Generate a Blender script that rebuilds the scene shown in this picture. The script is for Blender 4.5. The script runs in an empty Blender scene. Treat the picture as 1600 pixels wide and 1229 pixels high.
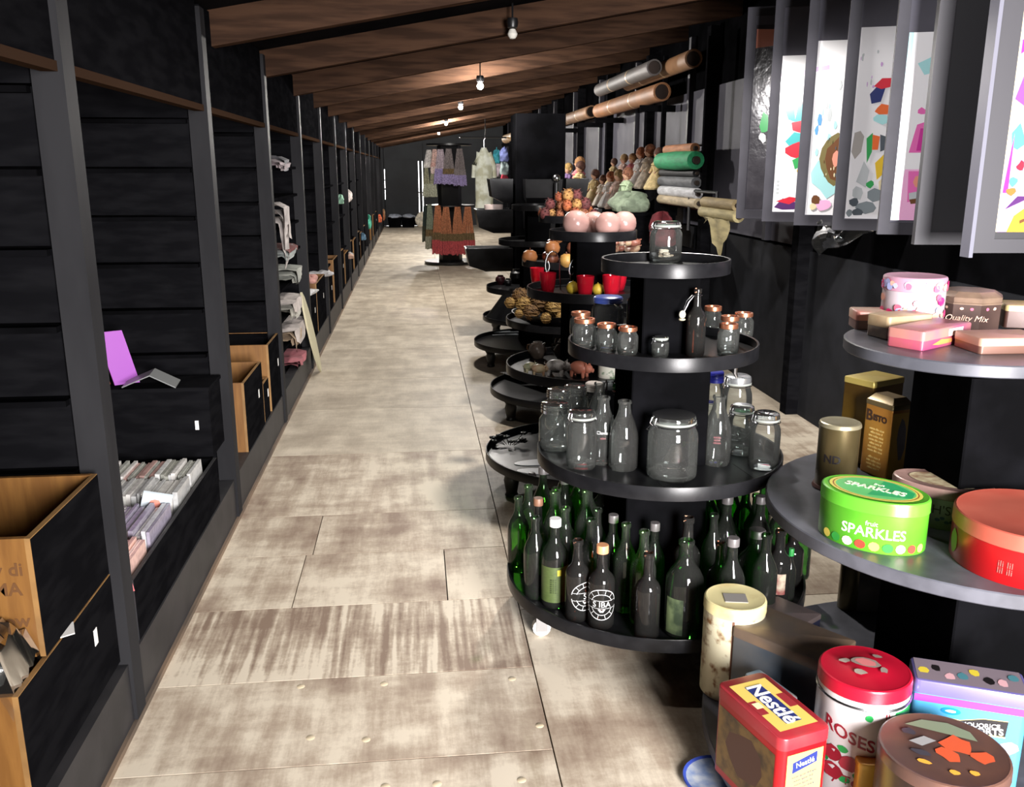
import bpy, bmesh, math, random
from mathutils import Vector, Matrix
SC = bpy.context.scene
COL = SC.collection
R = random.Random(11)
PI = math.pi

# ---------------------------------------------------------------- camera, light, exposure
FPX, W, H, CH = 1400.0, 1600, 1229, 1.6
TH = math.atan((H / 2 - 262) / FPX)
PS = math.atan((W / 2 - 646) / FPX * math.cos(TH))
FW = Vector((math.sin(PS) * math.cos(TH), math.cos(PS) * math.cos(TH), -math.sin(TH)))
RT = Vector((math.cos(PS), -math.sin(PS), 0))
UP = RT.cross(FW)
CP = Vector((0, 0, CH))
cam_d = bpy.data.cameras.new('camera')
cam = bpy.data.objects.new('camera', cam_d)
COL.objects.link(cam)
cam.matrix_world = Matrix(((RT.x, UP.x, -FW.x, 0), (RT.y, UP.y, -FW.y, 0), (RT.z, UP.z, -FW.z, CH), (0, 0, 0, 1)))
cam_d.sensor_fit = 'HORIZONTAL'
cam_d.sensor_width = 36
cam_d.lens = FPX * 36 / W
cam_d.clip_start = .05
SC.camera = cam
SC.view_settings.view_transform = 'Standard'
SC.view_settings.look = 'None'
SC.view_settings.gamma = 1
SC.view_settings.use_curve_mapping = False
SC.view_settings.exposure = 0.68
SC.cycles.transparent_max_bounces = 40
SC.cycles.max_bounces = 8
SC.cycles.caustics_reflective = False
SC.cycles.caustics_refractive = False
world = bpy.data.worlds.new('daylight')
SC.world = world
world.use_nodes = True
world.node_tree.nodes['Background'].inputs[0].default_value = (1, .97, .98, 1)
world.node_tree.nodes['Background'].inputs[1].default_value = 3.0


def area(name, loc, target, sx, sy, power, color):
    l = bpy.data.lights.new(name, 'AREA')
    l.shape = 'RECTANGLE'; l.size = sx; l.size_y = sy; l.energy = power; l.color = color
    o = bpy.data.objects.new(name, l)
    COL.objects.link(o)
    o.location = loc
    o.rotation_euler = (Vector(target) - Vector(loc)).to_track_quat('-Z', 'Y').to_euler()
    return o


# daylight through the entrance in the wall behind the camera, to its right
area('entrance_daylight', (1.5, -2.02, 1.45), (1.3, 4, .55), 1.3, 1.9, 190, (1, .965, .96)).data.spread = math.radians(95)
# lamps of the ceiling row, the first added to brighten the trays (x, y, z, watts); their bulbs are built further down
LAMPS = [(.15, 3.0, 2.42, 20), (1.15, 4.45, 2.55, 120), (.6, 8.25, 2.33, 80), (.6, 11.6, 2.36, 160), (.6, 16.7, 2.40, 180), (.6, 21.5, 2.40, 190)]
for x, y, z, p in LAMPS:
    l = bpy.data.lights.new('lamp_light', 'SPOT' if y < 5 else 'POINT')      # added lampshades on the near two keep their light off the beams
    if y < 5: l.spot_size = math.radians(158); l.spot_blend = .25
    l.energy = p; l.color = (1, .95, .89); l.shadow_soft_size = .06
    o = bpy.data.objects.new('lamp_light', l); COL.objects.link(o)
    o.location = (x, y, z - .075)


# added spotlight that brightens the poster rack (its housing is built with the lamps)
SPOT_AT, SPOT_TO = Vector((.25, .9, 2.42)), Vector((2.05, 4.2, 1.85))
l = bpy.data.lights.new('spotlight_beam', 'SPOT'); l.energy = 165; l.color = (1, .96, .95); l.spot_size = math.radians(44); l.spot_blend = .5; l.shadow_soft_size = .04
o = bpy.data.objects.new('spotlight_beam', l); COL.objects.link(o); o.location = SPOT_AT + (SPOT_TO - SPOT_AT).normalized() * .09
o.rotation_euler = (SPOT_TO - SPOT_AT).to_track_quat('-Z', 'Y').to_euler()


def ray(px, py):
    return RT * ((px - W / 2) / FPX) - UP * ((py - H / 2) / FPX) + FW


def onz(px, py, z):          # the place on the level z that the photograph shows at a pixel
    d = ray(px, py); return CP + d * ((z - CH) / d.z)


def onx(px, py, x):
    d = ray(px, py); return CP + d * (x / d.x)


def ony(px, py, y):
    d = ray(px, py); return CP + d * (y / d.y)


def zat(px, py, P):          # the height seen at a pixel above the ground point P
    d = ray(px, py); return CH + d.z * math.hypot(P.x, P.y) / math.hypot(d.x, d.y)


def depth(P):
    return (Vector(P) - CP).dot(FW)


# ---------------------------------------------------------------- materials
def lin(c):
    return tuple(((v / 255) / 12.92 if v / 255 <= .04045 else ((v / 255 + .055) / 1.055) ** 2.4) for v in c) + (1,)


MATS = {}


def mat(key, c=(128, 128, 128), rough=.5, metal=0, c2=None, scale=8, stretch=(1, 1, 1), bump=0, spec=.5, emit=0, detail=4, lo=.4, hi=.62, coat=0):
    if key in MATS: return MATS[key]
    m = bpy.data.materials.new(key); MATS[key] = m
    m.use_nodes = True
    nt = m.node_tree; N = nt.nodes; L = nt.links
    b = N['Principled BSDF']
    b.inputs['Base Color'].default_value = lin(c)
    b.inputs['Roughness'].default_value = rough
    b.inputs['Metallic'].default_value = metal
    b.inputs['Specular IOR Level'].default_value = spec
    b.inputs['Coat Weight'].default_value = coat
    if emit:
        b.inputs['Emission Color'].default_value = lin(c); b.inputs['Emission Strength'].default_value = emit
    if c2 or bump:
        tc = N.new('ShaderNodeTexCoord'); mp = N.new('ShaderNodeMapping'); no = N.new('ShaderNodeTexNoise')
        oi = N.new('ShaderNodeObjectInfo'); ml = N.new('ShaderNodeMath'); ml.operation = 'MULTIPLY'; ml.inputs[1].default_value = 37
        L.new(oi.outputs['Random'], ml.inputs[0])
        L.new(ml.outputs[0], mp.inputs['Location'])
        mp.inputs['Scale'].default_value = stretch
        L.new(tc.outputs['Object'], mp.inputs[0]); L.new(mp.outputs[0], no.inputs['Vector'])
        no.inputs['Scale'].default_value = scale; no.inputs['Detail'].default_value = detail
        if c2:
            cr = N.new('ShaderNodeValToRGB')
            cr.color_ramp.elements[0].position = lo; cr.color_ramp.elements[0].color = lin(c)
            cr.color_ramp.elements[1].position = hi; cr.color_ramp.elements[1].color = lin(c2)
            L.new(no.outputs[0], cr.inputs[0]); L.new(cr.outputs[0], b.inputs['Base Color'])
        if bump:
            bp = N.new('ShaderNodeBump'); bp.inputs['Strength'].default_value = bump; bp.inputs['Distance'].default_value = .01
            L.new(no.outputs[0], bp.inputs['Height']); L.new(bp.outputs[0], b.inputs['Normal'])
    return m


def glass(key, tint, edge, ior=1.5, rough=.03, dust=0.0, dustc=(.55, .55, .52)):
    """thin-walled glass: tinted see-through, mirror-like by its Fresnel term, darker where the wall is seen edge-on"""
    if key in MATS: return MATS[key]
    m = bpy.data.materials.new(key); MATS[key] = m
    m.use_nodes = True
    nt = m.node_tree; N = nt.nodes; L = nt.links
    N.remove(N['Principled BSDF'])
    out = N['Material Output']
    lw = N.new('ShaderNodeLayerWeight'); lw.inputs['Blend'].default_value = .35
    pw = N.new('ShaderNodeMath'); pw.operation = 'POWER'; pw.inputs[1].default_value = 2.0
    L.new(lw.outputs['Facing'], pw.inputs[0])
    mx = N.new('ShaderNodeMixRGB'); mx.inputs[1].default_value = tuple(tint) + (1,); mx.inputs[2].default_value = tuple(edge) + (1,)
    L.new(pw.outputs[0], mx.inputs[0])
    tr = N.new('ShaderNodeBsdfTransparent'); L.new(mx.outputs[0], tr.inputs[0])
    gl = N.new('ShaderNodeBsdfGlossy'); gl.inputs['Roughness'].default_value = rough
    fr = N.new('ShaderNodeFresnel'); fr.inputs['IOR'].default_value = ior
    ms = N.new('ShaderNodeMixShader'); L.new(fr.outputs[0], ms.inputs[0]); L.new(tr.outputs[0], ms.inputs[1]); L.new(gl.outputs[0], ms.inputs[2])
    last = ms
    if dust:
        df = N.new('ShaderNodeBsdfDiffuse'); df.inputs[0].default_value = tuple(dustc) + (1,)
        m2 = N.new('ShaderNodeMixShader'); m2.inputs[0].default_value = dust
        L.new(ms.outputs[0], m2.inputs[1]); L.new(df.outputs[0], m2.inputs[2]); last = m2
    L.new(last.outputs[0], out.inputs[0])
    return m


def floor_mat(key, sx, sy, lo, hi, wt=(.3, .34, .18), dark=(138, 118, 102)):
    m = bpy.data.materials.new(key); m.use_nodes = True
    nt = m.node_tree; N = nt.nodes; L = nt.links
    b = N['Principled BSDF']; b.inputs['Roughness'].default_value = .55; b.inputs['Specular IOR Level'].default_value = .3
    tc = N.new('ShaderNodeTexCoord'); oi = N.new('ShaderNodeObjectInfo')
    ml = N.new('ShaderNodeMath'); ml.operation = 'MULTIPLY'; ml.inputs[1].default_value = 53
    L.new(oi.outputs['Random'], ml.inputs[0])

    def noise(scx, scy, s, det, rough=.6):
        mp = N.new('ShaderNodeMapping'); mp.inputs['Scale'].default_value = (scx, scy, 1)
        L.new(ml.outputs[0], mp.inputs['Location']); L.new(tc.outputs['Object'], mp.inputs[0])
        n = N.new('ShaderNodeTexNoise'); n.inputs['Scale'].default_value = s; n.inputs['Detail'].default_value = det; n.inputs['Roughness'].default_value = rough
        L.new(mp.outputs[0], n.inputs['Vector']); return n.outputs[0]

    def mth(op, a, bb):
        n = N.new('ShaderNodeMath'); n.operation = op
        for i, v in enumerate((a, bb)):
            if isinstance(v, float): n.inputs[i].default_value = v
            else: L.new(v, n.inputs[i])
        return n.outputs[0]
    streak = noise(sx, sy, 1, 2, .5)
    cross = noise(4.5, 15, 1, 4, .6)
    patch = noise(1, 1.3, 2.6, 3)
    fine = noise(1, .12, 110, 3)
    grain = noise(1, 1, 60, 5, .7)
    v = mth('ADD', mth('ADD', mth('MULTIPLY', streak, wt[0]), mth('MULTIPLY', patch, wt[1])), mth('ADD', mth('MULTIPLY', fine, .08), mth('MULTIPLY', grain, .10)))
    v = mth('ADD', v, mth('MULTIPLY', cross, wt[2]))
    cr = N.new('ShaderNodeValToRGB'); L.new(v, cr.inputs[0])
    cr.color_ramp.elements[0].position = lo; cr.color_ramp.elements[0].color = lin(dark)
    cr.color_ramp.elements[1].position = hi; cr.color_ramp.elements[1].color = lin((214, 202, 182))
    e = cr.color_ramp.elements.new(lo * .45 + hi * .55); e.color = lin(tuple((a + c) / 2 for a, c in zip(dark, (214, 202, 180))))
    L.new(cr.outputs[0], b.inputs['Base Color'])
    bp = N.new('ShaderNodeBump'); bp.inputs['Strength'].default_value = .25; bp.inputs['Distance'].default_value = .004
    L.new(v, bp.inputs['Height']); L.new(bp.outputs[0], b.inputs['Normal'])
    return m


BLACK = mat('black_painted_wood', (14, 14, 16), .6, c2=(20, 20, 22), scale=6, stretch=(1, 1, 4), bump=.12, spec=0)
BLACK2 = mat('black_painted_board', (8, 8, 9), .65, c2=(13, 13, 15), scale=5, bump=.1, spec=0)
DGREY = mat('dark_grey_paint', (40, 40, 42), .5, spec=.2, c2=(48, 47, 49), scale=7, bump=.1)
TRAY = mat('black_satin_tray', (20, 20, 22), .3, c2=(27, 27, 29), scale=14, bump=.04, spec=.2)
TRAYTOP = mat('dusty_black_top', (70, 71, 78), .38, c2=(88, 89, 97), scale=9, bump=.03)  # black shelves in grey-blue: their reflected sheen is put into the colour
RAW = mat('raw_plywood', (108, 70, 24), .6, c2=(124, 84, 34), scale=5, stretch=(8, 1, 1), bump=.06)
RAWL = mat('raw_timber_edge', (142, 106, 60), .6, c2=(120, 88, 48), scale=9, bump=.06)
BEAM = mat('brown_timber', (66, 48, 37), .75, spec=0, c2=(48, 35, 28), scale=3, stretch=(1, 10, 10), bump=.2)
CEIL = mat('dark_roof_boards', (24, 22, 23), .8, spec=0, c2=(17, 16, 17), scale=3, bump=.2)
GREYP = mat('grey_wall_panel', (84, 83, 92), .65, c2=(76, 75, 84), scale=4, bump=.05, spec=.15)
GREYF = mat('grey_frame_paint', (52, 51, 58), .55, spec=.2, c2=(47, 46, 53), scale=8, bump=.04)
WHITE = mat('white_plain', (232, 230, 226), .5)
STEEL = mat('bright_steel', (190, 190, 192), .25, 1)
COPPER = mat('copper_lid', (196, 128, 96), .3, .85)
GLASS = glass('clear_glass', (.90, .93, .92), (.30, .36, .36), 1.5, .03, .035)
GREENG = glass('green_bottle_glass', (.12, .42, .10), (.01, .06, .01), 1.5, .05, .02)
GREENL = glass('bright_green_glass', (.28, .72, .16), (.03, .16, .02), 1.5, .05, .03)
BROWNG = glass('brown_bottle_glass', (.20, .085, .05), (.03, .012, .01), 1.5, .06, .02)
BLUEG = glass('cobalt_glass', (.05, .07, .55), (.01, .01, .12), 1.5, .04, .02)
REDG = glass('red_tealight_glass', (.85, .05, .08), (.6, .02, .04), 1.5, .05, .38, (.8, .02, .05))
PLASTIC = glass('clear_plastic_film', (.90, .90, .90), (.5, .5, .5), 1.4, .08, .012)
SLATE = mat('satin_black', (18, 18, 20), .4)


# ---------------------------------------------------------------- mesh building
class MB:
    def __init__(s):
        s.v = []; s.f = []; s.m = []

    def add(s, vs, fs, m=0):
        n = len(s.v); s.v += [tuple(p) for p in vs]
        for f in fs: s.f.append(tuple(i + n for i in f)); s.m.append(m)
        return s

    def box(s, x0, x1, y0, y1, z0, z1, m=0):
        vs = [(x, y, z) for z in (z0, z1) for y in (y0, y1) for x in (x0, x1)]
        return s.add(vs, [(0, 2, 3, 1), (4, 5, 7, 6), (0, 1, 5, 4), (2, 6, 7, 3), (0, 4, 6, 2), (1, 3, 7, 5)], m)

    def obox(s, c, u, v, w, m=0):
        c, u, v, w = map(Vector, (c, u, v, w))
        vs = [c + u * a + v * b + w * d for d in (-1, 1) for b in (-1, 1) for a in (-1, 1)]
        return s.add(vs, [(0, 2, 3, 1), (4, 5, 7, 6), (0, 1, 5, 4), (2, 6, 7, 3), (0, 4, 6, 2), (1, 3, 7, 5)], m)

    def lathe(s, prof, seg=24, c=(0, 0, 0), m=0, sx=1, sy=1, a0=0, a1=2 * PI, closed=False):
        full = abs(a1 - a0 - 2 * PI) < 1e-6
        k = seg if full else seg + 1
        rows = []; vs = []
        for r, z in prof:
            if r < 1e-6 and full:
                rows.append([len(vs)]); vs.append((c[0], c[1], c[2] + z))
            else:
                rows.append(list(range(len(vs), len(vs) + k)))
                for i in range(k):
                    a = a0 + (a1 - a0) * i / seg
                    vs.append((c[0] + r * sx * math.cos(a), c[1] + r * sy * math.sin(a), c[2] + z))
        fs = []
        rr = rows + [rows[0]] if closed else rows
        for A, B in zip(rr, rr[1:]):
            for i in range(seg):
                j = (i + 1) % k
                if len(A) == 1 and len(B) == 1: continue
                if len(A) == 1: fs.append((A[0], B[j], B[i]))
                elif len(B) == 1: fs.append((A[i], A[j], B[0]))
                else: fs.append((A[i], A[j], B[j], B[i]))
        return s.add(vs, fs, m)

    def tube(s, pts, r, seg=6, m=0, caps=True):
        pts = [Vector(p) for p in pts]; vs = []; fs = []
        rs = r if isinstance(r, (list, tuple)) else [r] * len(pts)
        ref = Vector((0, 0, 1))
        for i, p in enumerate(pts):
            t = (pts[min(i + 1, len(pts) - 1)] - pts[max(i - 1, 0)]).normalized()
            if abs(t.dot(ref)) > .95: ref = Vector((1, 0, 0)) if abs(t.x) < .9 else Vector((0, 1, 0))
            u = t.cross(ref).normalized(); w = t.cross(u)
            for k in range(seg):
                a = 2 * PI * k / seg
                vs.append(p + (u * math.cos(a) + w * math.sin(a)) * rs[i])
        for i in range(len(pts) - 1):
            for k in range(seg):
                j = (k + 1) % seg
                fs.append((i * seg + k, i * seg + j, (i + 1) * seg + j, (i + 1) * seg + k))
        if caps:
            fs.append(tuple(range(seg))[::-1]); fs.append(tuple(range((len(pts) - 1) * seg, len(pts) * seg)))
        return s.add(vs, fs, m)

    def ball(s, c, r, seg=14, rings=9, m=0, sc=(1, 1, 1), M=None):
        vs = []; fs = []
        c = Vector(c)
        for i in range(rings + 1):
            t = PI * i / rings
            for k in range(seg):
                a = 2 * PI * k / seg
                p = Vector((r * sc[0] * math.sin(t) * math.cos(a), r * sc[1] * math.sin(t) * math.sin(a), -r * sc[2] * math.cos(t)))
                if M: p = M @ p
                vs.append(c + p)
        for i in range(rings):
            for k in range(seg):
                j = (k + 1) % seg
                a, b, d, e = i * seg + k, i * seg + j, (i + 1) * seg + j, (i + 1) * seg + k
                if i == 0: fs.append((a, d, e))
                elif i == rings - 1: fs.append((a, b, e))
                else: fs.append((a, b, d, e))
        return s.add(vs, fs, m)

    def loft(s, secs, m=0, caps=True):
        """secs: list of (list of (x, y), z), the same number of points each"""
        n = len(secs[0][0]); vs = []; fs = []
        for poly, z in secs: vs += [(p[0], p[1], z) for p in poly]
        for i in range(len(secs) - 1):
            for k in range(n):
                j = (k + 1) % n
                fs.append((i * n + k, i * n + j, (i + 1) * n + j, (i + 1) * n + k))
        if caps:
            fs.append(tuple(range(n))[::-1]); fs.append(tuple(range((len(secs) - 1) * n, len(secs) * n)))
        return s.add(vs, fs, m)

    def mesh(s, name, mats, sharp=35):
        me = bpy.data.meshes.new(name)
        me.from_pydata(s.v, [], s.f)
        for q in (mats if isinstance(mats, (list, tuple)) else [mats]): me.materials.append(q)
        me.polygons.foreach_set('material_index', s.m)
        bm = bmesh.new(); bm.from_mesh(me)
        bmesh.ops.remove_doubles(bm, verts=bm.verts, dist=1e-6)
        bm.to_mesh(me); bm.free()
        me.polygons.foreach_set('use_smooth', [True] * len(me.polygons))
        me.set_sharp_from_angle(angle=math.radians(sharp))
        me.update()
        return me


def obj(name, mb, mats, parent=None, sharp=35, loc=None):
    o = bpy.data.objects.new(name, mb.mesh(name, mats, sharp))
    COL.objects.link(o)
    if parent: o.parent = parent
    if loc: o.location = loc
    return o


def tag(o, label=None, cat=None, group=None, kind=None):
    if label: o['label'] = label
    if cat: o['category'] = cat
    if group: o['group'] = group
    if kind: o['kind'] = kind
    return o


def thing(name, label, cat, loc=(0, 0, 0), rz=0, group=None):
    o = bpy.data.objects.new(name, None); COL.objects.link(o)
    o.empty_display_size = .05
    o.location = loc; o.rotation_euler = (0, 0, rz)
    return tag(o, label, cat, group)


def struct(name, mb, mats, parent=None):
    o = obj(name, mb, mats, parent)
    if not parent: o['kind'] = 'structure'
    return o


def dup(root, loc, rz, label=None, group=None):
    r = root.copy(); COL.objects.link(r); r.location = loc; r.rotation_euler = (0, 0, rz)
    if label: r['label'] = label
    if group: r['group'] = group
    for ch in list(root.children):
        c = ch.copy(); COL.objects.link(c); c.parent = r
        for g in ch.children:
            d = g.copy(); COL.objects.link(d); d.parent = c
    return r


def again(o, parent=None, loc=None):      # another piece sharing its mesh
    c = o.copy(); COL.objects.link(c)
    if parent: c.parent = parent
    if loc: c.location = loc
    return c


def rrect(hx, hy, r, n=4, inset=0):
    hx -= inset; hy -= inset; r = max(.0005, r - inset)
    pts = []
    for cx, cy, a0 in ((hx - r, hy - r, 0), (-hx + r, hy - r, PI / 2), (-hx + r, -hy + r, PI), (hx - r, -hy + r, 1.5 * PI)):
        for i in range(n + 1):
            a = a0 + PI / 2 * i / n
            pts.append((cx + r * math.cos(a), cy + r * math.sin(a)))
    return pts


def ngon(r, n, a0=0, sx=1, sy=1):
    return [(r * sx * math.cos(a0 + 2 * PI * i / n), r * sy * math.sin(a0 + 2 * PI * i / n)) for i in range(n)]


def text_mesh(s, size, extrude=.0004, align='CENTER', shear=0, bold=0):
    cu = bpy.data.curves.new('lettering', 'FONT')
    cu.body = s; cu.size = size; cu.extrude = extrude; cu.align_x = align; cu.align_y = 'CENTER'; cu.shear = shear; cu.offset = bold
    cu.resolution_u = 3
    o = bpy.data.objects.new('lettering', cu); COL.objects.link(o)
    bpy.context.view_layer.update()
    me = bpy.data.meshes.new_from_object(o)
    bpy.data.objects.remove(o); bpy.data.curves.remove(cu)
    return me


def flat_text(s, size, org, u, v, m, parent, name='lettering', **k):
    me = text_mesh(s, size, **k)
    u = Vector(u).normalized(); v = Vector(v).normalized(); n = u.cross(v)
    org = Vector(org)
    for q in me.vertices: q.co = org + u * q.co.x + v * q.co.y + n * q.co.z
    me.materials.clear(); me.materials.append(m)
    o = bpy.data.objects.new(name, me); COL.objects.link(o); o.parent = parent
    return o


def round_text(s, size, rad, az, z, m, parent, name='lettering', sx=1, sy=1, tilt=0, **k):
    """lettering wrapped round an upright (or oval) drum"""
    me = text_mesh(s, size, **k)
    for q in me.vertices:
        x = q.co.x; y = q.co.y + tilt * x
        speed = rad * math.hypot(sx * math.sin(az), sy * math.cos(az))
        a = az + x / speed
        rr = rad + q.co.z + .0006
        q.co = Vector((rr * sx * math.cos(a), rr * sy * math.sin(a), z + y))
    me.materials.clear(); me.materials.append(m)
    o = bpy.data.objects.new(name, me); COL.objects.link(o); o.parent = parent
    return o


def facing(loc, rz=0):       # azimuth, in a thing's own frame, that looks at where the photographer stood
    return math.atan2(-loc[1], -loc[0]) - rz


def patches(parent, org, u, v, shapes, name='printed_picture', n_off=.0006):
    """flat print: shapes = [(material, [(u, v), ...])], drawn in order on the plane org + u + v"""
    org, u, v = Vector(org), Vector(u), Vector(v); n = u.cross(v).normalized()
    mb = MB(); mats = []
    for i, (m, pts) in enumerate(shapes):
        if m not in mats: mats.append(m)
        mb.add([org + u * a + v * b + n * (n_off * (1 + i * .25)) for a, b in pts], [tuple(range(len(pts)))], mats.index(m))
    return obj(name, mb, mats, parent)


def blob(cx, cy, rx, ry, n=9, jit=.15, seed=0):
    q = random.Random(seed)
    return [(cx + rx * (1 + q.uniform(-jit, jit)) * math.cos(2 * PI * i / n), cy + ry * (1 + q.uniform(-jit, jit)) * math.sin(2 * PI * i / n)) for i in range(n)]


def drum(px, yfb, z, wpx, ytf=None):
    """centre, radius and height of an upright drum from its middle, front foot, width and front top in the photograph"""
    P = onz(px, yfb, z); d = Vector((P.x, P.y, 0)).normalized(); r = .05
    for _ in range(4):
        r = wpx / 2 * depth(P + d * r) / FPX
    h = (zat(px, ytf, P) - z) if ytf is not None else None
    return P.x + d.x * r, P.y + d.y * r, r, h

# ================================================================ THE SETTING
FL_A = floor_mat('worn_paint_streaked', 30, 1.4, .42, .55, (.46, .26, .10), (134, 114, 98))
FL_B = floor_mat('worn_paint_brushed', 14, 2.2, .38, .56, (.26, .42, .13), (138, 118, 102))
FL_C = floor_mat('worn_paint_far', 9, 2.4, .30, .58, (.24, .42, .14), (150, 136, 120))
mb = MB(); mb.box(-1.6, 2.6, -2.2, 26.2, -.1, -.012)
floor = struct('floor', mb, BLACK2)


def sheet(x0, x1, y0, y1, m, dz=0):
    b = MB(); b.box(-(x1 - x0) / 2, (x1 - x0) / 2, -(y1 - y0) / 2, (y1 - y0) / 2, -.012, 0)
    o = obj('plywood_sheet', b, m, floor, loc=((x0 + x1) / 2, (y0 + y1) / 2, dz))
    return o


G = .0022
ys = [-2.1, -.2, 1.2, 2.195, 2.633, 3.134, 3.61, 4.06, 5.0, 6.0, 6.9]
while ys[-1] < 26: ys.append(min(26.1, ys[-1] + 1.22))
for i, (a, b_) in enumerate(zip(ys, ys[1:])):
    m = FL_A if a in (2.633,) else (FL_B if a < 5 else FL_C)
    cuts = [-.86, .352]
    if a == 3.134: cuts = [-.86, -.497, .088, .352]
    if a == 3.61: cuts = [-.86, -.47, .352]
    for c0, c1 in zip(cuts, cuts[1:]): sheet(c0 + G, c1 - G, a + G, b_ - G, m)
ys2 = [-2.1, -.6, .6, 3.03, 5.47]
while ys2[-1] < 26: ys2.append(min(26.1, ys2[-1] + 2.44))
for k, (c0, c1) in enumerate(((.352, 1.416), (1.416, 2.53))):
    for a, b_ in zip(ys2, ys2[1:]): sheet(c0 + G, c1 - G, a + G, b_ - G, FL_C if a > 5 else FL_B)
PLUG = mat('filled_screw_hole', (206, 190, 160), .6)
for px, py in ((470, 1072), (600, 1068), (800, 1060), (485, 1152), (572, 1155), (843, 1133), (815, 1218), (683, 1224), (602, 1228)):
    p = onz(px, py, 0); b = MB(); b.lathe([(0, .0012), (.011, .0012), (.013, 0)], 12)
    obj('filled_screw_hole', b, PLUG, floor, loc=(p.x, p.y, 0))


def zb(x): return 2.12 + .18 * (x + .86)


mb = MB()
mb.add([(-1.65, -2.2, zb(-1.65) + .15), (2.65, -2.2, zb(2.65) + .15), (2.65, 26.3, zb(2.65) + .15), (-1.65, 26.3, zb(-1.65) + .15),
        (-1.65, -2.2, zb(-1.65) + .2), (2.65, -2.2, zb(2.65) + .2), (2.65, 26.3, zb(2.65) + .2), (-1.65, 26.3, zb(-1.65) + .2)],
       [(0, 3, 2, 1), (4, 5, 6, 7), (0, 1, 5, 4), (1, 2, 6, 5), (2, 3, 7, 6), (3, 0, 4, 7)])
ceiling = struct('ceiling', mb, CEIL)
beam0 = None
y = 5.75 - 1.4 * 5
while y < 26:
    if beam0 is None:
        b = MB(); t = .035
        b.add([(x, yy, zb(x) + dz) for dz in (0, .15) for yy in (-t, t) for x in (-1.5, 2.53)],
              [(0, 2, 3, 1), (4, 5, 7, 6), (0, 1, 5, 4), (2, 6, 7, 3), (0, 4, 6, 2), (1, 3, 7, 5)])
        beam0 = obj('beam', b, BEAM, ceiling, loc=(0, y, 0))
    else: again(beam0, loc=(0, y, 0))
    y += 1.4

# walls
mb = MB(); mb.box(-1.62, -1.56, -2.2, 26.2, 0, 2.3)
struct('wall_left', mb, BLACK2)
mb = MB()                                   # the right wall
mb.box(2.53, 2.6, -2.2, 26.2, 0, 3)
wall_r = struct('wall_right', mb, BLACK2)
mb = MB(); mb.box(-1.6, .8, -2.2, -2.1, 0, 3.1); mb.box(2.2, 2.6, -2.2, -2.1, 0, 3.1); mb.box(.8, 2.2, -2.2, -2.1, 2.45, 3.1); mb.box(.8, 2.2, -2.2, -2.1, 0, .45)
struct('wall_back', mb, BLACK2)
mb = MB()                                   # far wall: daylight shows through the gaps round its door
ENDM = mat('far_wall_boards', (40, 43, 47), .7, c2=(32, 34, 38), scale=2, bump=.05)
mb.box(-1.6, -.822, 26.1, 26.2, 0, 3); mb.box(-.835, -.80, 26.1, 26.2, 0, .73); mb.box(-.835, -.80, 26.1, 26.2, 1.0, 1.04); mb.box(-.835, -.80, 26.1, 26.2, 1.25, 1.28)
mb.box(-.835, -.80, 26.1, 26.2, 1.56, 3); mb.box(.262, 2.6, 26.1, 26.2, 0, 3); mb.box(-.80, .27, 26.1, 26.2, 1.78, 3)
struct('wall_far', mb, ENDM)
mb = MB(); mb.box(-.80, .13, 26.08, 26.18, .005, 1.80); mb.box(-.80, .13, 26.07, 26.1, .55, .6)
d1 = struct('door_1', mb, ENDM)
mb = MB(); mb.box(.155, .235, 26.1, 26.16, .12, 1.78)
obj('door_post', mb, ENDM, d1)
mb = MB(); mb.tube([(.08, 26.06, .92), (.13, 26.06, .92), (.27, 26.06, .92)], .02, 6)
obj('door_bolt', mb, STEEL, d1)
# right wall dressing: dado boards, grey panels and dark posts
for y0 in (5.6, 7.6, 9.6, 11.6, 13.6, 15.6, 17.6, 19.6, 21.6, 23.6):
    b = MB(); b.box(2.515, 2.53, y0 + .05, y0 + 1.95, 1.10, 2.26)
    obj('grey_panel', b, GREYP, wall_r)
    b = MB(); b.box(2.43, 2.53, y0 - .05, y0 + .05, 0, 2.72)
    obj('wall_post', b, BLACK, wall_r)
    b = MB(); b.box(2.47, 2.53, y0 + .62, y0 + .68, 1.10, 2.72)
    obj('wall_stud', b, GREYF, wall_r)
for y0 in (1.0, 3.3, 5.6, 8.0, 10.4, 12.8, 15.2, 17.6, 20, 22.4, 24.8):
    b = MB(); b.box(2.512, 2.53, y0 + .004, min(26, y0 + 2.3) - .004, .0, 1.08)
    obj('dado_board', b, mat('charcoal_wall_paint', (40, 41, 45), .6, c2=(34, 35, 38), scale=5, bump=.05, spec=.05), wall_r)
mb = MB(); mb.box(-.93, -.862, -2, 26.05, 0, .2); mb.box(-1.56, -.93, -2, 26.05, 0, .18)
struct('trim_1', mb, DGREY)
mb = MB(); mb.box(-.862, -.85, -2, 26.05, 0, .018)
struct('trim_2', mb, mat('worn_skirting', (120, 100, 82), .6, c2=(86, 74, 64), scale=3))

# ---------------------------------------------------------------- lamps of the ceiling row
BULB = mat('lit_bulb', (255, 246, 235), .4, emit=40)
BULB0 = mat('unlit_bulb', (200, 198, 190), .3)


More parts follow.
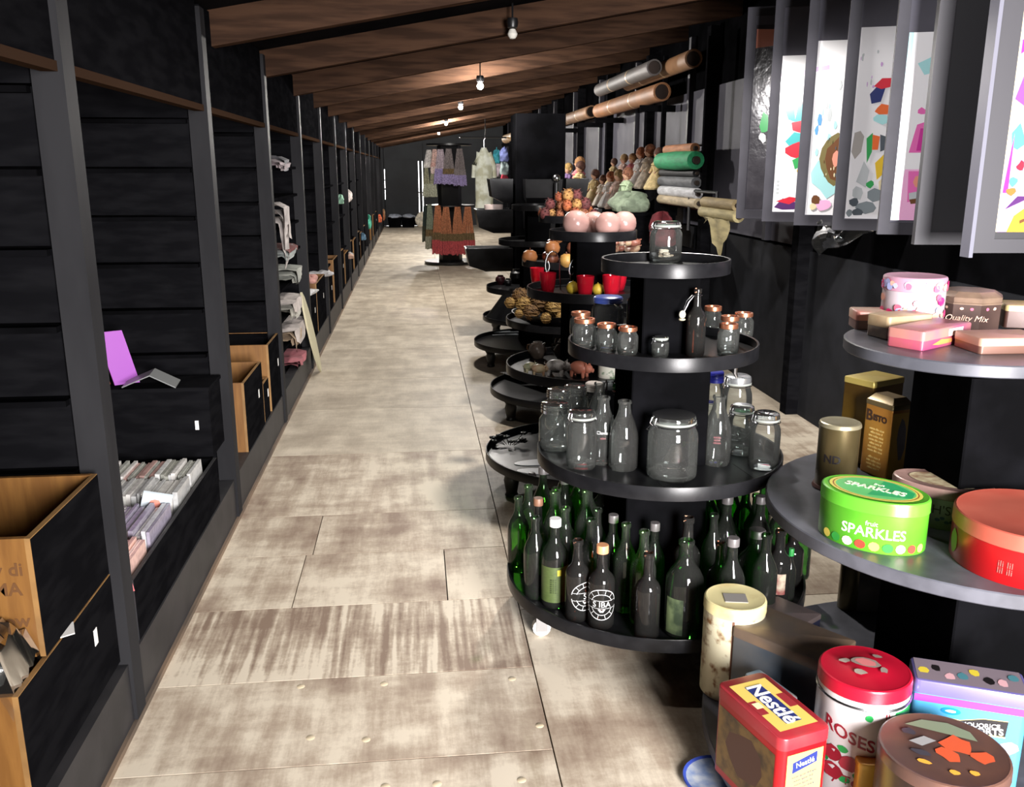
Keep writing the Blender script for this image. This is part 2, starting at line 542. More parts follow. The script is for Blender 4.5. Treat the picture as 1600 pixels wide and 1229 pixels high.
def lamp(x, y, z, lit, label):
    t = thing('ceiling_lamp', label, 'lamp', (x, y, z), 0, 'ceiling lamps down the aisle' if lit and y > 5 else None)
    b = MB(); b.lathe([(0, .05), (.03, .05), (.035, .03), (.03, 0), (.018, -.01), (0, -.01)], 14); obj('lamp_holder', b, SLATE, t)
    b = MB(); b.tube([(0, 0, .05), (0, 0, max(.06, zb(x) + .15 - z))], .006, 6); obj('cord', b, SLATE, t)
    b = MB(); b.lathe([(0, -.066), (.016, -.062), (.026, -.05), (.03, -.036), (.022, -.018), (.015, -.008), (.013, 0)], 14)
    obj('bulb', b, BULB if lit else BULB0, t)
    if y < 5:
        b = MB(); b.lathe([(.034, .03), (.06, .01), (.13, -.035), (.135, -.04), (.13, -.04), (.058, .004), (.034, .024)], 24, closed=True); obj('shade', b, SLATE, t)  # added lampshade, there to block the upward light


for i, (x, y, z, p) in enumerate(LAMPS):
    lamp(x, y, z, True, ['shaded lit bulb over the aisle beside the jar stand', 'shaded lit bulb above the pink pottery balls stand', 'bright lit bulb hanging nearest over the mid aisle', 'second lit bulb along the aisle ceiling',
                         'bright lit bulb just above the hanging tassel rack', 'farthest lit bulb near the end wall'][i])
t = thing('ceiling_spotlight', 'black ceiling spotlight turned on the poster leaves', 'lamp', SPOT_AT)  # added fitting for the extra poster light
b = MB(); b.lathe([(0, -.06), (.05, -.06), (.055, .05), (.06, .07), (.056, .07), (.05, .04), (0, .03)], 18); o = obj('spot_housing', b, SLATE, t); o.rotation_euler = (SPOT_TO - SPOT_AT).to_track_quat('Z', 'Y').to_euler()
b = MB(); b.tube([(0, 0, .04), (0, 0, zb(SPOT_AT.x) + .15 - SPOT_AT.z)], .012, 8); obj('stem', b, SLATE, t)
lamp(.6, 5.6, 2.40, False, 'unlit lamp on the dark beams nearer than the lit bulbs')

# ---------------------------------------------------------------- left: plank shelving bays
POSTM = mat('charcoal_post_paint', (44, 44, 46), .55, c2=(37, 37, 39), scale=6, stretch=(1, 1, .3), bump=.06, spec=.02)
bays = []


def bay(k, label, group=None, copyof=None):
    y1 = 2.44 + 1.6 * (k - 0)
    if copyof: return dup(copyof, (0, y1, 0), 0, label, group)
    t = thing('shelving_bay', label, 'shelving', (0, y1, 0), 0, group)
    b = MB(); b.box(-.93, -.852, 0, .08, .0, 2.24); obj('post', b, POSTM, t)
    b = MB(); b.box(-.90, -.87, -1.52, 0, 1.855, 2.26); obj('header_panel', b, BLACK, t)
    b = MB(); b.box(-.905, -.865, -1.52, 0, 1.83, 1.855); obj('header_batten', b, mat('stained_batten', (52, 38, 29), .8, spec=0), t)
    b0 = None
    for j in range(9):
        z0 = .20 + .2 * j
        b = MB(); b.box(-1.55, -.93, .02 - .004 * (j % 2), .06, z0 + .004, z0 + .196)
        obj('plank', b, BLACK, t)
        b = MB(); b.box(-1.55, -.94, -.012, .02, z0 + .18, z0 + .196)
        obj('shelf_cleat', b, BLACK2, t)
    for j in range(8):
        z0 = .2 + .235 * j
        b = MB(); b.box(-1.56, -1.545, -1.52, .02, z0 + .003, z0 + .232)
        obj('back_plank', b, BLACK2, t)
    return t


ORD = 'first second third fourth fifth sixth seventh eighth ninth tenth eleventh twelfth thirteenth'.split()
b1 = bay(0, 'nearest black plank shelving bay, behind the stacked raw wood crates')
bays.append(b1)
names = ['black plank shelving bay holding the bin of disc cases', 'black shelving bay holding the two raw plywood crates before the cloth shelves',
         'shelving bay with folded cloth and bags on every shelf']
for k in range(1, 15):
    if k <= 3: bays.append(bay(k, names[k - 1], None, b1))
    else: bays.append(bay(k, 'plain black shelving bay, %s past the cloth bay on the left' % ORD[k - 4], 'far shelving bays on the left', b1))
b2 = MB(); b2.box(-1.55, -.90, -1.5, 0, 0, .018)
sh0 = None
for j in range(7):                          # open shelves of the cloth bay
    z0 = .39 + .2 * j
    if sh0 is None: sh0 = obj('shelf', b2, BLACK, bays[3], loc=(0, 0, z0))
    else: again(sh0, bays[3], (0, 0, z0))
for k in (5, 6, 7, 8):
    for z0 in (.6, 1.0, 1.4): again(sh0, bays[k], (0, 0, z0))
again(sh0, bays[1], (0, 0, .38)).scale = (1, .16, 1)


# ---------------------------------------------------------------- crates
def crate(label, x0, x1, y0, y1, z0, z1, group=None, writing=None, tagm=True, raw=RAW, edge=RAWL):
    """raw wood crate whose aisle face is painted black"""
    t = thing('wooden_crate', label, 'crate', ((x0 + x1) / 2, (y0 + y1) / 2, z0), 0, group)
    hx, hy, h, w = (x1 - x0) / 2, (y1 - y0) / 2, z1 - z0, .014
    b = MB(); b.box(-hx, hx - w, -hy, -hy + w, 0, h); obj('end_board', b, raw, t)
    b = MB(); b.box(-hx, hx - w, hy - w, hy, 0, h); obj('end_board', b, raw, t)
    b = MB(); b.box(-hx, -hx + w, -hy + w, hy - w, 0, h); obj('back_board', b, raw, t)
    b = MB(); b.box(-hx + w, hx - w, -hy + w, hy - w, .006, .018); obj('bottom_board', b, raw, t)
    b = MB(); b.box(hx - w, hx - .0015, -hy, hy, 0, h - .0005); obj('front_board', b, edge, t)
    b = MB(); b.box(hx - .0015, hx, -hy + .001, hy - .001, 0, h - .003); obj('front_facing', b, BLACK, t)
    if tagm:
        b = MB(); b.box(hx, hx + .0015, hy * .45, hy * .45 + .022, h * .52, h * .52 + .045); obj('price_tag', b, WHITE, t)
    return t, (hx, hy, h)


INK = mat('stencil_ink', (92, 58, 24), .7)
k1, (hx, hy, h) = crate('open raw wood crate with stencilled writing stacked over the lower black-faced crate', -1.30, -.87, 1.96, 2.40, .508, .80, tagm=False)
for i, s in enumerate(('entry di', 'Cin MA', 'Grow', 'Germs')):
    flat_text(s, .044, (hx - .025 - .008 * (i % 2), -hy - .0006, h - .075 - .048 * i - .03 * (i > 1)), (1, 0, 0), (0, 0, 1), INK, k1, align='RIGHT', bold=.0008)
k2, _ = crate('black-faced raw wood crate on the plinth beneath the stencilled crate', -1.30, -.868, 1.80, 2.40, .235, .505)
b = MB(); b.box(-.40, .02, -.06, .07, .03, .14)
junk = thing('dark_rag_heap', 'dark crumpled rags lying inside the stencilled crate', 'rags', (-1.08, 2.2, .526))
b = MB()
for i in range(9):
    b.ball((R.uniform(-.1, .08), R.uniform(-.1, .1), R.uniform(.06, .12)), R.uniform(.045, .065), 9, 6, sc=(1.2, 1, .7))
obj('rag_folds', b, mat('dark_rag', (34, 24, 34), .9, c2=(60, 40, 36), scale=20), junk)
# glassware wrapped in film on the near end of the lower crate
gx, gy, gz = -.93, 1.86, .507
for i, (dx, dy, r, hh) in enumerate(((-.03, .04, .03, .06), (.0, -.015, .026, .05), (-.085, .01, .034, .07), (-.12, .06, .03, .055), (-.06, -.03, .024, .04))):
    t = thing('crystal_bowl', 'small cut crystal bowl heaped on the lower crate top', 'bowl', (gx + dx, gy + dy, gz), 0, 'crystal bowls on the lower crate')
    b = MB(); b.lathe([(0, .002), (r * .5, .002), (r * .9, hh * .5), (r, hh), (r * .93, hh), (r * .8, hh * .5), (r * .4, .01), (0, .01)], 12)
    obj('bowl_body', b, GLASS, t)
b = MB()
n = 9
g = [[(gx - .16 + .21 * i / n, gy - .07 + .18 * j / n, gz + .09 + .035 * math.sin(i * 2.1 + j) * math.cos(j * 1.7) - .09 * (i in (0, n)) - .06 * (j in (0, n)) + R.uniform(-.01, .01)) for j in range(n + 1)] for i in range(n + 1)]
b.add([p for row in g for p in row], [(i * (n + 1) + j, i * (n + 1) + j + 1, (i + 1) * (n + 1) + j + 1, (i + 1) * (n + 1) + j) for i in range(n) for j in range(n)])
tag(obj('plastic_wrap', b, PLASTIC), 'crumpled clear plastic wrap over the crystal bowls', 'plastic wrap')
b = MB(); b.obox((-.885, 2.07, .509), (.03, .02, 0), (-.012, .03, 0), (0, 0, .0012))
tag(obj('paper_slip', b, WHITE), 'white paper slip lying on the edge of the lower crate', 'paper')

# bin of disc cases
t, _ = crate('long black-faced bin packed with rows of disc cases', -1.42, -.868, 2.58, 3.76, .20, .40, tagm=False, raw=BLACK2, edge=DGREY)
CASES = {}
def casem(c):
    c = tuple(int(v * .7 + 228 * .3) for v in c)
    return mat('case_%d_%d_%d' % c, c, .25, c2=tuple(max(0, int(v * .9)) for v in c), scale=40)
rows = [(3.53, .19, [(205, 205, 200), (190, 188, 186), (150, 152, 140), (214, 210, 204), (170, 120, 110), (128, 128, 116)], 'clear disc case standing in the farthest row of the bin', 'disc cases, farthest row'),
        (3.31, .19, [(214, 212, 204), (200, 198, 190), (188, 184, 178), (170, 170, 168)], 'pale disc case standing in the second row of the bin', 'disc cases, second row'),
        (2.99, .27, [(140, 138, 128), (168, 165, 160), (116, 112, 112), (150, 138, 108), (190, 190, 196), (126, 116, 140)], 'mixed grey disc case in the third row of the bin', 'disc cases, third row'),
        (2.715, .19, [(226, 160, 140), (232, 176, 158), (214, 140, 120), (224, 186, 176)], 'pink paper-sleeved case in the nearest row of the bin', 'pink cases, nearest row')]
for yc, ln, cols, lab, grp in rows:
    x = -.895
    i = 0
    while x > -1.39:
        th = R.choice((.011, .014, .016, .019))
        hh = .215 + R.uniform(-.012, .012)
        t = R.uniform(-.05, .03)
        b = MB(); b.obox((0, 0, hh / 2), (th / 2 * .94, 0, 0), (0, ln / 2 + R.uniform(-.006, .004), 0), (hh / 2 * t, 0, hh / 2))
        o = obj('disc_case', b, casem(R.choice(cols)), loc=(x - th / 2, yc, .218))
        tag(o, lab, 'disc case', grp)
        x -= th + .0015; i += 1
b = MB(); b.obox((0, 0, .03), (.05, 0, -.01), (0, .004, .002), (.012, 0, .04))
o = obj('picture_card', b, mat('pale_blue_card', (196, 206, 212), .4), loc=(-.95, 3.14, .40)); tag(o, 'pale blue card with a pink patch sticking up from the third row', 'card')
patches(o, (-.04, -.006, .006), (.065, 0, 0), (.008, 0, .05), [(mat('salmon_ink', (222, 140, 122), .5), blob(.5, .5, .35, .4, 8, .1, 3))])
# black box behind the bin, with the books on it
t = thing('black_box_shelf', 'black boxed ledge under the purple book behind the disc bin', 'box', (-1.22, 3.9, .40))
b = MB(); b.box(-.33, .335, -.12, .11, 0, .29); obj('box_body', b, BLACK, t)
b = MB(); b.box(-.33, .34, -.125, .115, .29, .305); obj('box_top', b, BLACK, t)
b = MB(); b.box(.27, .285, -.1215, -.12, .12, .16); obj('price_tag', b, WHITE, t)
t = thing('purple_book', 'purple covered book standing open on the black box', 'book', (-1.31, 3.85, .706), .35)
b = MB(); b.obox((.05, 0, .115), (.05, .01, 0), (-.001, .003, 0), (-.025, 0, .115)); obj('front_cover', b, mat('purple_cover', (146, 66, 164), .5), t)
b = MB(); b.obox((-.035, .015, .095), (.016, .02, 0), (-.012, .012, 0), (-.018, 0, .095)); obj('page_block', b, mat('red_brown_pages', (130, 70, 54), .7), t)
t = thing('open_booklet', 'grey booklet lying face down and open beside the purple book', 'booklet', (-1.12, 3.83, .706), .1)
b = MB(); b.obox((-.055, 0, .035), (.055, 0, .022), (0, .07, 0), (-.0008, 0, .002)); obj('left_cover', b, mat('grey_cover', (120, 122, 122), .4), t)
b = MB(); b.obox((.05, 0, .03), (.05, 0, -.028), (0, .07, 0), (.0008, 0, .002)); obj('right_cover', b, mat('grey_cover', (120, 122, 122), .4), t)
# low slot and pink rolls beneath the bin corner
for i, (yy, zz) in enumerate(((2.545, .36), (2.53, .31))):
    b = MB(); b.tube([(-.95, yy, zz), (-.90, yy + .03, zz + .015), (-.872, yy + .04, zz + .02)], .018, 8)
    tag(obj('pink_roll', b, mat('pink_paper', (196, 104, 108), .7)), ['upper pink paper roll poking out beside the near post', 'lower pink paper roll poking out beside the near post'][i], 'paper roll')
# crates of the farther bays
crate('raw plywood crate just beyond the disc bin post', -1.30, -.868, 4.46, 4.98, .2, .56)
crate('taller raw plywood crate behind the first plywood crate', -1.36, -.868, 5.25, 5.68, .2, .60)
crate('low black-faced crate between the two plywood crates', -1.2, -.872, 5.02, 5.2, .2, .42)
crate('wide raw plywood crate past the leaning pale board', -1.35, -.868, 7.3, 7.9, .2, .58)
crate('grey-fronted crate next to the wide plywood crate', -1.35, -.868, 7.95, 8.7, .2, .62)
k = 0
for y0 in (9.0, 9.7, 10.6, 11.3, 12.2, 13.0, 13.9, 14.6, 15.5, 17.0, 18.3, 19.4, 20.5):
    h = R.uniform(.3, .5); l = R.uniform(.45, .6)
    crate('black-faced raw wood crate in the far row, %s beyond the grey-fronted one' % ORD[k], -1.32, -.868, y0, y0 + l, .2, .2 + h, 'crates in the far row', tagm=(k % 2 == 0)); k += 1


# ---------------------------------------------------------------- cloth and odds and ends on the left
def cloth(name, label, cat, loc, sx, sy, sz, c, seed, group=None, c2=None, rz=0):
    q = random.Random(seed); b = MB(); nu, nv = 16, 10
    vs = []; fs = []
    ph = [q.uniform(0, 6) for _ in range(6)]
    for i in range(nv + 1):
        t = PI * i / nv
        for j in range(nu):
            a = 2 * PI * j / nu
            r = 1 + .16 * math.sin(3 * a + ph[0] + 2 * t) + .12 * math.sin(5 * a + ph[1] - 3 * t) + q.uniform(-.05, .05)
            zz = -math.cos(t)
            zz = max(zz, -.72) + .72
            sg = lambda v: math.copysign(abs(v) ** .6, v)
            vs.append((sx * r * sg(math.sin(t) * math.cos(a)), sy * r * sg(math.sin(t) * math.sin(a)), sz * zz / 1.72 * (1 + .2 * math.sin(2 * a + ph[2]))))
    for i in range(nv):
        for j in range(nu):
            jj = (j + 1) % nu; fs.append((i * nu + j, i * nu + jj, (i + 1) * nu + jj, (i + 1) * nu + j))
    b.add(vs, fs)
    o = obj(name, b, mat('cloth_%d_%d_%d' % c, c, .85, c2=c2 or tuple(int(v * .78) for v in c), scale=14, bump=.3), sharp=60)
    o.location = loc; o.rotation_euler = (0, 0, rz)
    return tag(o, label, cat, group)


def draped(label, y, z0, wy, hang, thick, c, seed, c2=None):
    """cloth folded on a shelf, its front hanging over the edge"""
    q = random.Random(seed); t = thing('folded_cloth', label, 'cloth', (-.90, y, z0))
    for lay in range(3):
        n, m_ = 14, 9; vs = []; fs = []
        hg = hang * q.uniform(.5, 1); off = q.uniform(-.03, .03); ph = q.uniform(0, 6)
        z_ = .006 + lay * thick / 3
        for i_ in range(n + 1):
            u = i_ / n; L_ = -.26 + (.30 + hg) * u
            for j_ in range(m_ + 1):
                v = j_ / m_ - .5
                wob = .012 * math.sin(9 * v + ph + 3 * u) + q.uniform(-.003, .003)
                if L_ < .02: x, z = L_ + .02 * lay * 0, z_ + thick * .35 + wob
                else: x, z = .02 + .012 * lay + .010 + wob * .8, z_ + thick * .35 - (L_ - .02) * (1 + .3 * math.sin(5 * v + ph))
                vs.append((x, v * wy * (1 - .25 * max(0, L_) / (hg + .04)) + off, max(z, .004 if L_ < .02 else -9)))
        for i_ in range(n):
            for j_ in range(m_): fs.append((i_ * (m_ + 1) + j_, i_ * (m_ + 1) + j_ + 1, (i_ + 1) * (m_ + 1) + j_ + 1, (i_ + 1) * (m_ + 1) + j_))
        b = MB(); b.add(vs, fs)
        cc = c if lay < 2 or not c2 else c2
        obj('cloth_layer', b, mat('cloth_%d_%d_%d' % cc, cc, .85, c2=tuple(int(v * .8) for v in cc), scale=10, bump=.2), t, sharp=60)
    return t


for i, (px, py, sx, sz, c, lab) in enumerate(((428, 252, .03, .05, (150, 150, 154), 'grey folded cloth on the topmost cloth shelf'), (427, 276, .02, .03, (186, 172, 176), 'small pink-white cloth on the second cloth shelf'),
                                              (440, 408, .03, .06, (172, 178, 176), 'pale cloth with a red edge beneath the white bag'),
                                              (450, 440, .07, .08, (176, 178, 170), 'off-white bundled cloth on the middle cloth shelf'), (447, 488, .09, .08, (186, 184, 174), 'cream folded cloth above the peach cloth'),
                                              (452, 528, .10, .09, (190, 168, 142), 'peach and cream crumpled cloth near the bottom shelf'), (456, 572, .03, .05, (176, 104, 112), 'rose red folded cloth on the lowest cloth shelf'))):
    p = onx(px, py, -.93)
    z0 = .408 + .2 * max(0, min(6, round((p.z - .44) / .2)))
    if i == 6: z0 = .202
    draped(lab, p.y, z0, .42 + .1 * (i % 3), sx, sz, c, 40 + i, (206, 196, 190) if i in (4, 5) else ((120, 62, 60) if i == 2 else None))
p = onx(440, 322, -.88)
t = draped('white cloth bag hanging far over its shelf edge among the folded cloths', p.y, 1.208, .36, .26, .15, (196, 188, 184), 77)
t.name = 'white_bag'; t['category'] = 'bag'
# leaning pale board
p = onz(494, 580, 0); q = onx(470, 462, -.845)
t = thing('leaning_board', 'narrow pale oval board leaning against the post by the cloth bay', 'board', (-.79, p.y, .012))
b = MB()
v = Vector((-.052, q.y - p.y, q.z)); L_ = v.length; v.normalize(); n = v.cross(Vector((0, 1, 0))).normalized(); u = n.cross(v)
prof = [(.0, .02), (.12, .07), (.3, .1), (.5, .11), (.7, .1), (.88, .07), (1, .02)]
vs = []; fs = []
for s_, w_ in prof:
    for a, d in ((-1, -1), (1, -1), (1, 1), (-1, 1)):
        vs.append(v * (s_ * L_) + u * (w_ * a) + n * (.007 * d))
for i in range(len(prof) - 1):
    for j in range(4):
        jj = (j + 1) % 4; fs.append((i * 4 + j, i * 4 + jj, (i + 1) * 4 + jj, (i + 1) * 4 + j))
fs += [(3, 2, 1, 0), tuple(len(vs) - 4 + j for j in range(4))]
b.add(vs, fs); obj('board_blank', b, mat('cream_board', (196, 190, 160), .6), t)
# coloured oddments along the far bays
odd = [(541, 306, (206, 196, 192), .1, .16, 'white cloth bundle standing on a far shelf'), (536, 312, (150, 196, 170), .04, .1, 'small mint bundle next to the far white bundle'),
       (572, 348, (84, 190, 160), .05, .22, 'teal cloth draped among the far crates'), (562, 370, (120, 160, 190), .06, .1, 'light blue bundle on a far crate'),
       (590, 342, (212, 104, 66), .06, .16, 'orange bundle at the far end of the left row'), (596, 338, (196, 120, 80), .05, .2, 'tan tall bundle at the far end of the left row'),
       (602, 334, (206, 160, 120), .05, .24, 'pale tan bundle next to the end wall'), (541, 400, (206, 170, 150), .06, .06, 'peach scrap lying on the plinth'),
       (505, 430, (206, 204, 206), .12, .05, 'white sheet folded over the wide plywood crate'), (480, 458, (216, 216, 216), .1, .04, 'white paper heap in the wide plywood crate'),
       (542, 397, (190, 190, 190), .04, .05, 'grey knot of cloth by the peach scrap'), (478, 436, (190, 140, 130), .05, .06, 'pinkish cloth end by the cloth bay post')]
for i, (px, py, c, s, hh, lab) in enumerate(odd):
    p = onx(px, py, -.90)
    z0 = .21 if p.z < .35 else (p.z - hh * .5)
    if i in (8, 9): z0 = .585
    cloth('cloth_bundle', lab, 'cloth', (-.93 if i < 2 or i in (8, 9) else -.86, min(p.y, 25.6), z0), s, s * 1.5, hh, c, 120 + i)
for i, (px, lab) in enumerate(((617, 'white cloth draped over a dark bin at the end wall'), (638, 'second white cloth on the dark bins at the end wall'))):
    p = ony(px, 345, 25.4)
    t = thing('dark_bin', 'dark bin under ' + ('the first' if i == 0 else 'the second') + ' white cloth at the end wall', 'bin', (p.x, 25.4, 0))
    b = MB(); b.loft([(rrect(.16, .16, .03), 0), (rrect(.19, .18, .03), .26)]); obj('bin_body', b, BLACK2, t)
    cloth('white_drape', lab, 'cloth', (p.x, 25.35, .262), .17, .16, .09, (170, 176, 190), 150 + i)
t = thing('pale_sack', 'cream sack at the foot of the bright door gap', 'sack', (.2, 25.75, 0))  # glow on the floor by the door, put into a pale lump
cl = cloth('sack_body', None, None, (0, 0, 0), .16, .14, .34, (250, 240, 220), 160); cl.parent = t

# ================================================================ THE ROW OF ROUND STANDS
def tray(parent, cx, cy, zr, r, rim=.045, m=None, th=.014, drop=.03):
    """round tray with a raised rim, rim top at zr"""
    b = MB()
    b.lathe([(0, zr - drop), (r - .008, zr - drop), (r - .008, zr - .001), (r - .006, zr), (r - .001, zr), (r, zr - .002), (r, zr - rim), (r - .02, zr - rim), (0, zr - rim)], 56, (cx, cy, 0))
    return obj('tray', b, m or TRAY, parent)


def column(parent, a, z0, z1, cx=0, cy=0, m=None, rz=0):
    b = MB(); b.loft([(rrect(a, a, .004, 1), z0), (rrect(a, a, .004, 1), z1)])
    o = obj('column', b, m or BLACK2, parent); o.location = (cx, cy, 0); o.rotation_euler = (0, 0, rz); return o


LV = ((1.31, .213), (1.035, .32), (.654, .423), (.2, .53))


def stand(label, x, y, feet='caster', levels=LV, rz=0):
    t = thing('tiered_display_stand', label, 'display stand', (x, y, 0), rz)
    for z, r in levels: tray(t, 0, 0, z, r)
    zs = [z for z, r in levels]
    column(t, .095, zs[1] - .03, zs[0] - .045); column(t, .132, zs[2] - .03, zs[1] - .045); column(t, .14, zs[3] - .03, zs[2] - .045)
    for i in range(4):
        a = math.atan2(-y, -x) - rz - .93 + i * PI / 2 - .15
        cx, cy = .43 * math.cos(a), .43 * math.sin(a)
        b = MB(); zt = zs[3] - .045
        if feet == 'caster':
            b.lathe([(0, zt), (.03, zt), (.03, zt - .01), (.012, zt - .014), (.012, zt - .06), (0, zt - .06)], 12, (cx, cy, 0), 0)
            b.obox((cx, cy + .016, .065), (.02, 0, 0), (0, .002, 0), (0, 0, .045), 0); b.obox((cx, cy - .016, .065), (.02, 0, 0), (0, .002, 0), (0, 0, .045), 0)
            vs = MB(); b.tube([(cx, cy - .012, .032), (cx, cy + .012, .032)], .032, 14, 1)
            obj('caster', b, [STEEL, WHITE], t)
        else:
            b.lathe([(0, zt), (.045, zt), (.048, zt - .025), (.034, zt - .045), (.04, zt - .07), (.028, .02), (.034, .008), (.03, 0), (0, 0)], 16, (cx, cy, 0))
            obj('leg', b, SLATE, t)
    return t


AX, AY = .827, 2.93
SA = stand('round black tiered stand crowded with clear jars and green bottles', AX, AY)
for s_ in (-.2, .2):
    b = MB(); b.obox((.09 + s_ * .8, -.22, .6245), (.012, -.10, 0), (.012, .004, 0), (0, 0, .0006)); obj('tray_slot', b, SLATE, SA)
b = MB(); b.tube([(.2, -.17, .975), (.2, -.17, .95), (.205, -.175, .935)], [.008, .008, .004], 8); obj('hook', b, STEEL, SA)
CX_, CY_ = .86, 4.35
SB_ = stand('round black tiered stand with pink pottery balls on top', CX_, CY_, 'leg')
DX, DY = 1.0, 5.75
SD = stand('round black tiered stand with woven balls on its third tier', DX, DY, 'leg')
EX, EY = 1.0, 7.4
SE = stand('round black tiered stand with dark pots, behind the woven balls stand', EX, EY, 'leg')


# ---------------------------------------------------------------- jars and bottles
def jar(label, px, yfb, z, wpx, ytop, kind='clip', group=None, lidm=None, dust=None, gm=None):
    x, y, r, h = drum(px, yfb, z, wpx, None)
    P = Vector((x, y, 0)); h = zat(px, ytop, P) - z
    t = thing('glass_jar', label, 'jar', (x, y, z), 0, group)
    g = gm or GLASS
    f = facing((x, y))
    lid = {'copper': .16, 'clip': .13, 'blue': .2, 'screw': .2}[kind] * h
    lid = min(lid, .035 if kind != 'blue' else .045)
    nk = h - lid
    rn = r * (.80 if kind != 'clip' else .84)
    if kind == 'screw': rn = r * .78
    b = MB()
    b.lathe([(0, .004), (r * .8, .004), (r * .86, .0), (r * .97, .008), (r, .02), (r, nk * .72), (r * .97, nk * .82), (rn * 1.02, nk * .92), (rn, nk * .95), (rn, nk)], 28)
    obj('jar_body', b, g, t)
    b = MB(); b.lathe([(0, .010), (r * .7, .009), (r * .9, .016), (r * .93, .022)], 24); obj('jar_base', b, g, t)
    if kind == 'copper':
        b = MB(); b.lathe([(rn * .86, h), (rn * 1.08, h), (rn * 1.1, h - .002), (rn * 1.1, nk + .002), (rn * 1.02, nk), (rn * 1.0, nk), (rn * .86, h - .004)], 28, closed=True); obj('screw_ring', b, lidm or COPPER, t)
        b = MB(); b.lathe([(0, h - .003), (rn * .9, h - .003), (rn * .9, h - .005), (0, h - .005)], 24); obj('lid_disc', b, GLASS, t)
    elif kind == 'clip':
        lm = lidm or GLASS
        b = MB(); b.lathe([(0, h - .003), (r * .70, h), (r * .84, h - .004), (r * .88, h - .012), (r * .88, nk + .006), (rn, nk + .004), (0, nk + .004)], 28); obj('glass_lid', b, lm, t)
        b = MB(); b.lathe([(r * .86, nk - .002), (r * .9, nk), (r * .9, nk + .006), (r * .86, nk + .006)], 28, closed=True); obj('rubber_ring', b, mat('pale_rubber_ring', (140, 144, 138), .6), t)
        b = MB()
        b.tube([(r * .92 * math.cos(f + a), r * .92 * math.sin(f + a), nk - .006) for a in [i * 2 * PI / 24 for i in range(25)]], .0016, 5)
        ca = f - .9
        for da in (-.14, .14):
            b.tube([(r * .93 * math.cos(ca + da), r * .93 * math.sin(ca + da), nk - .006), (r * 1.05 * math.cos(ca + da), r * 1.05 * math.sin(ca + da), nk + .004), (r * .95 * math.cos(ca + da), r * .95 * math.sin(ca + da), h - .006)], .0016, 5)
        b.tube([(r * 1.02 * math.cos(ca - .14), r * 1.02 * math.sin(ca - .14), nk - .004), (r * 1.22 * math.cos(ca - .1), r * 1.22 * math.sin(ca - .1), nk - .014), (r * 1.22 * math.cos(ca + .1), r * 1.22 * math.sin(ca + .1), nk - .014), (r * 1.02 * math.cos(ca + .14), r * 1.02 * math.sin(ca + .14), nk - .004)], .0018, 5)
        obj('wire_clip', b, STEEL, t)
    else:
        b = MB(); b.lathe([(0, h), (rn * .95, h), (rn * 1.1, h - .004), (rn * 1.12, nk), (rn * .98, nk), (rn * .98, nk + .004)], 28)
        for q in range(2): b.lathe([(rn * 1.12, nk + lid * (.3 + .3 * q)), (rn * 1.15, nk + lid * (.36 + .3 * q)), (rn * 1.12, nk + lid * (.42 + .3 * q))], 28)
        obj('lid', b, lidm or GLASS, t)
    return t, r, h


ROUND_B = lambda r, h: [(0, .008), (r * .6, .004), (r * .9, 0), (r, .012), (r, h * .55), (r * .96, h * .61), (r * .78, h * .68), (r * .52, h * .75), (r * .38, h * .81), (r * .34, h * .95), (r * .42, h * .955), (r * .42, h * .99), (r * .34, h)]
MILK_B = lambda r, h: [(0, .006), (r * .9, 0), (r, .01), (r, h * .46), (r * .95, h * .54), (r * .74, h * .68), (r * .5, h * .80), (r * .42, h * .88), (r * .40, h * .95), (r * .48, h * .96), (r * .48, h * .995), (r * .4, h)]
BEER_B = lambda r, h: [(0, .006), (r * .9, 0), (r, .01), (r, h * .56), (r * .97, h * .60), (r * .82, h * .645), (r * .55, h * .69), (r * .42, h * .74), (r * .36, h * .93), (r * .44, h * .94), (r * .44, h * .985), (r * .36, h)]


def bottle_at(label, x, y, z, r, h, kind=ROUND_B, g=None, capm=None, group=None, patch=None):
    t = thing('glass_bottle', label, 'bottle', (x, y, z), 0, group)
    pr = kind(r, h)
    b = MB(); b.lathe(pr, 22); obj('bottle_body', b, g or GLASS, t)
    rt = pr[-1][0]
    if capm:
        b = MB(); b.lathe([(0, h + .006), (rt * 1.2, h + .006), (rt * 1.3, h + .003), (rt * 1.3, h - .02), (rt * 1.15, h - .02)], 16); obj('cap', b, capm, t)
    if patch:
        f = facing((x, y)) + patch.get('turn', 0)
        b = MB(); b.lathe([(r + .0006, h * patch['z0']), (r + .0006, h * patch['z1'])], 14, a0=f - patch['a'], a1=f + patch['a']); obj('label_paper', b, patch['m'], t)
    return t


def bottle(label, px, yfb, z, wpx, ytop, kind=ROUND_B, g=None, capm=None, group=None, patch=None):
    x, y, r, _ = drum(px, yfb, z, wpx)
    h = zat(px, ytop, Vector((x, y, 0))) - z
    return bottle_at(label, x, y, z, r, h, kind, g, capm, group, patch), r, h


Z1, Z2, Z3, Z4 = 1.28, 1.005, .624, .17
# the jar on top, with shells inside
t, r, h = jar('lone clip-top jar of shells on the topmost tray of the jar stand', 1039, 411, Z1, 50, 345)
b = MB()
for i in range(16):
    a = R.uniform(0, 6.28); q = R.uniform(0, r * .6)
    b.ball((q * math.cos(a), q * math.sin(a), .016 + R.uniform(0, .022)), R.uniform(.007, .012), 7, 5, sc=(1.2, 1, .6))
obj('shells', b, mat('pale_shells', (206, 196, 176), .6, c2=(150, 132, 112), scale=60), t)
tag(t.children[-1], kind='stuff')
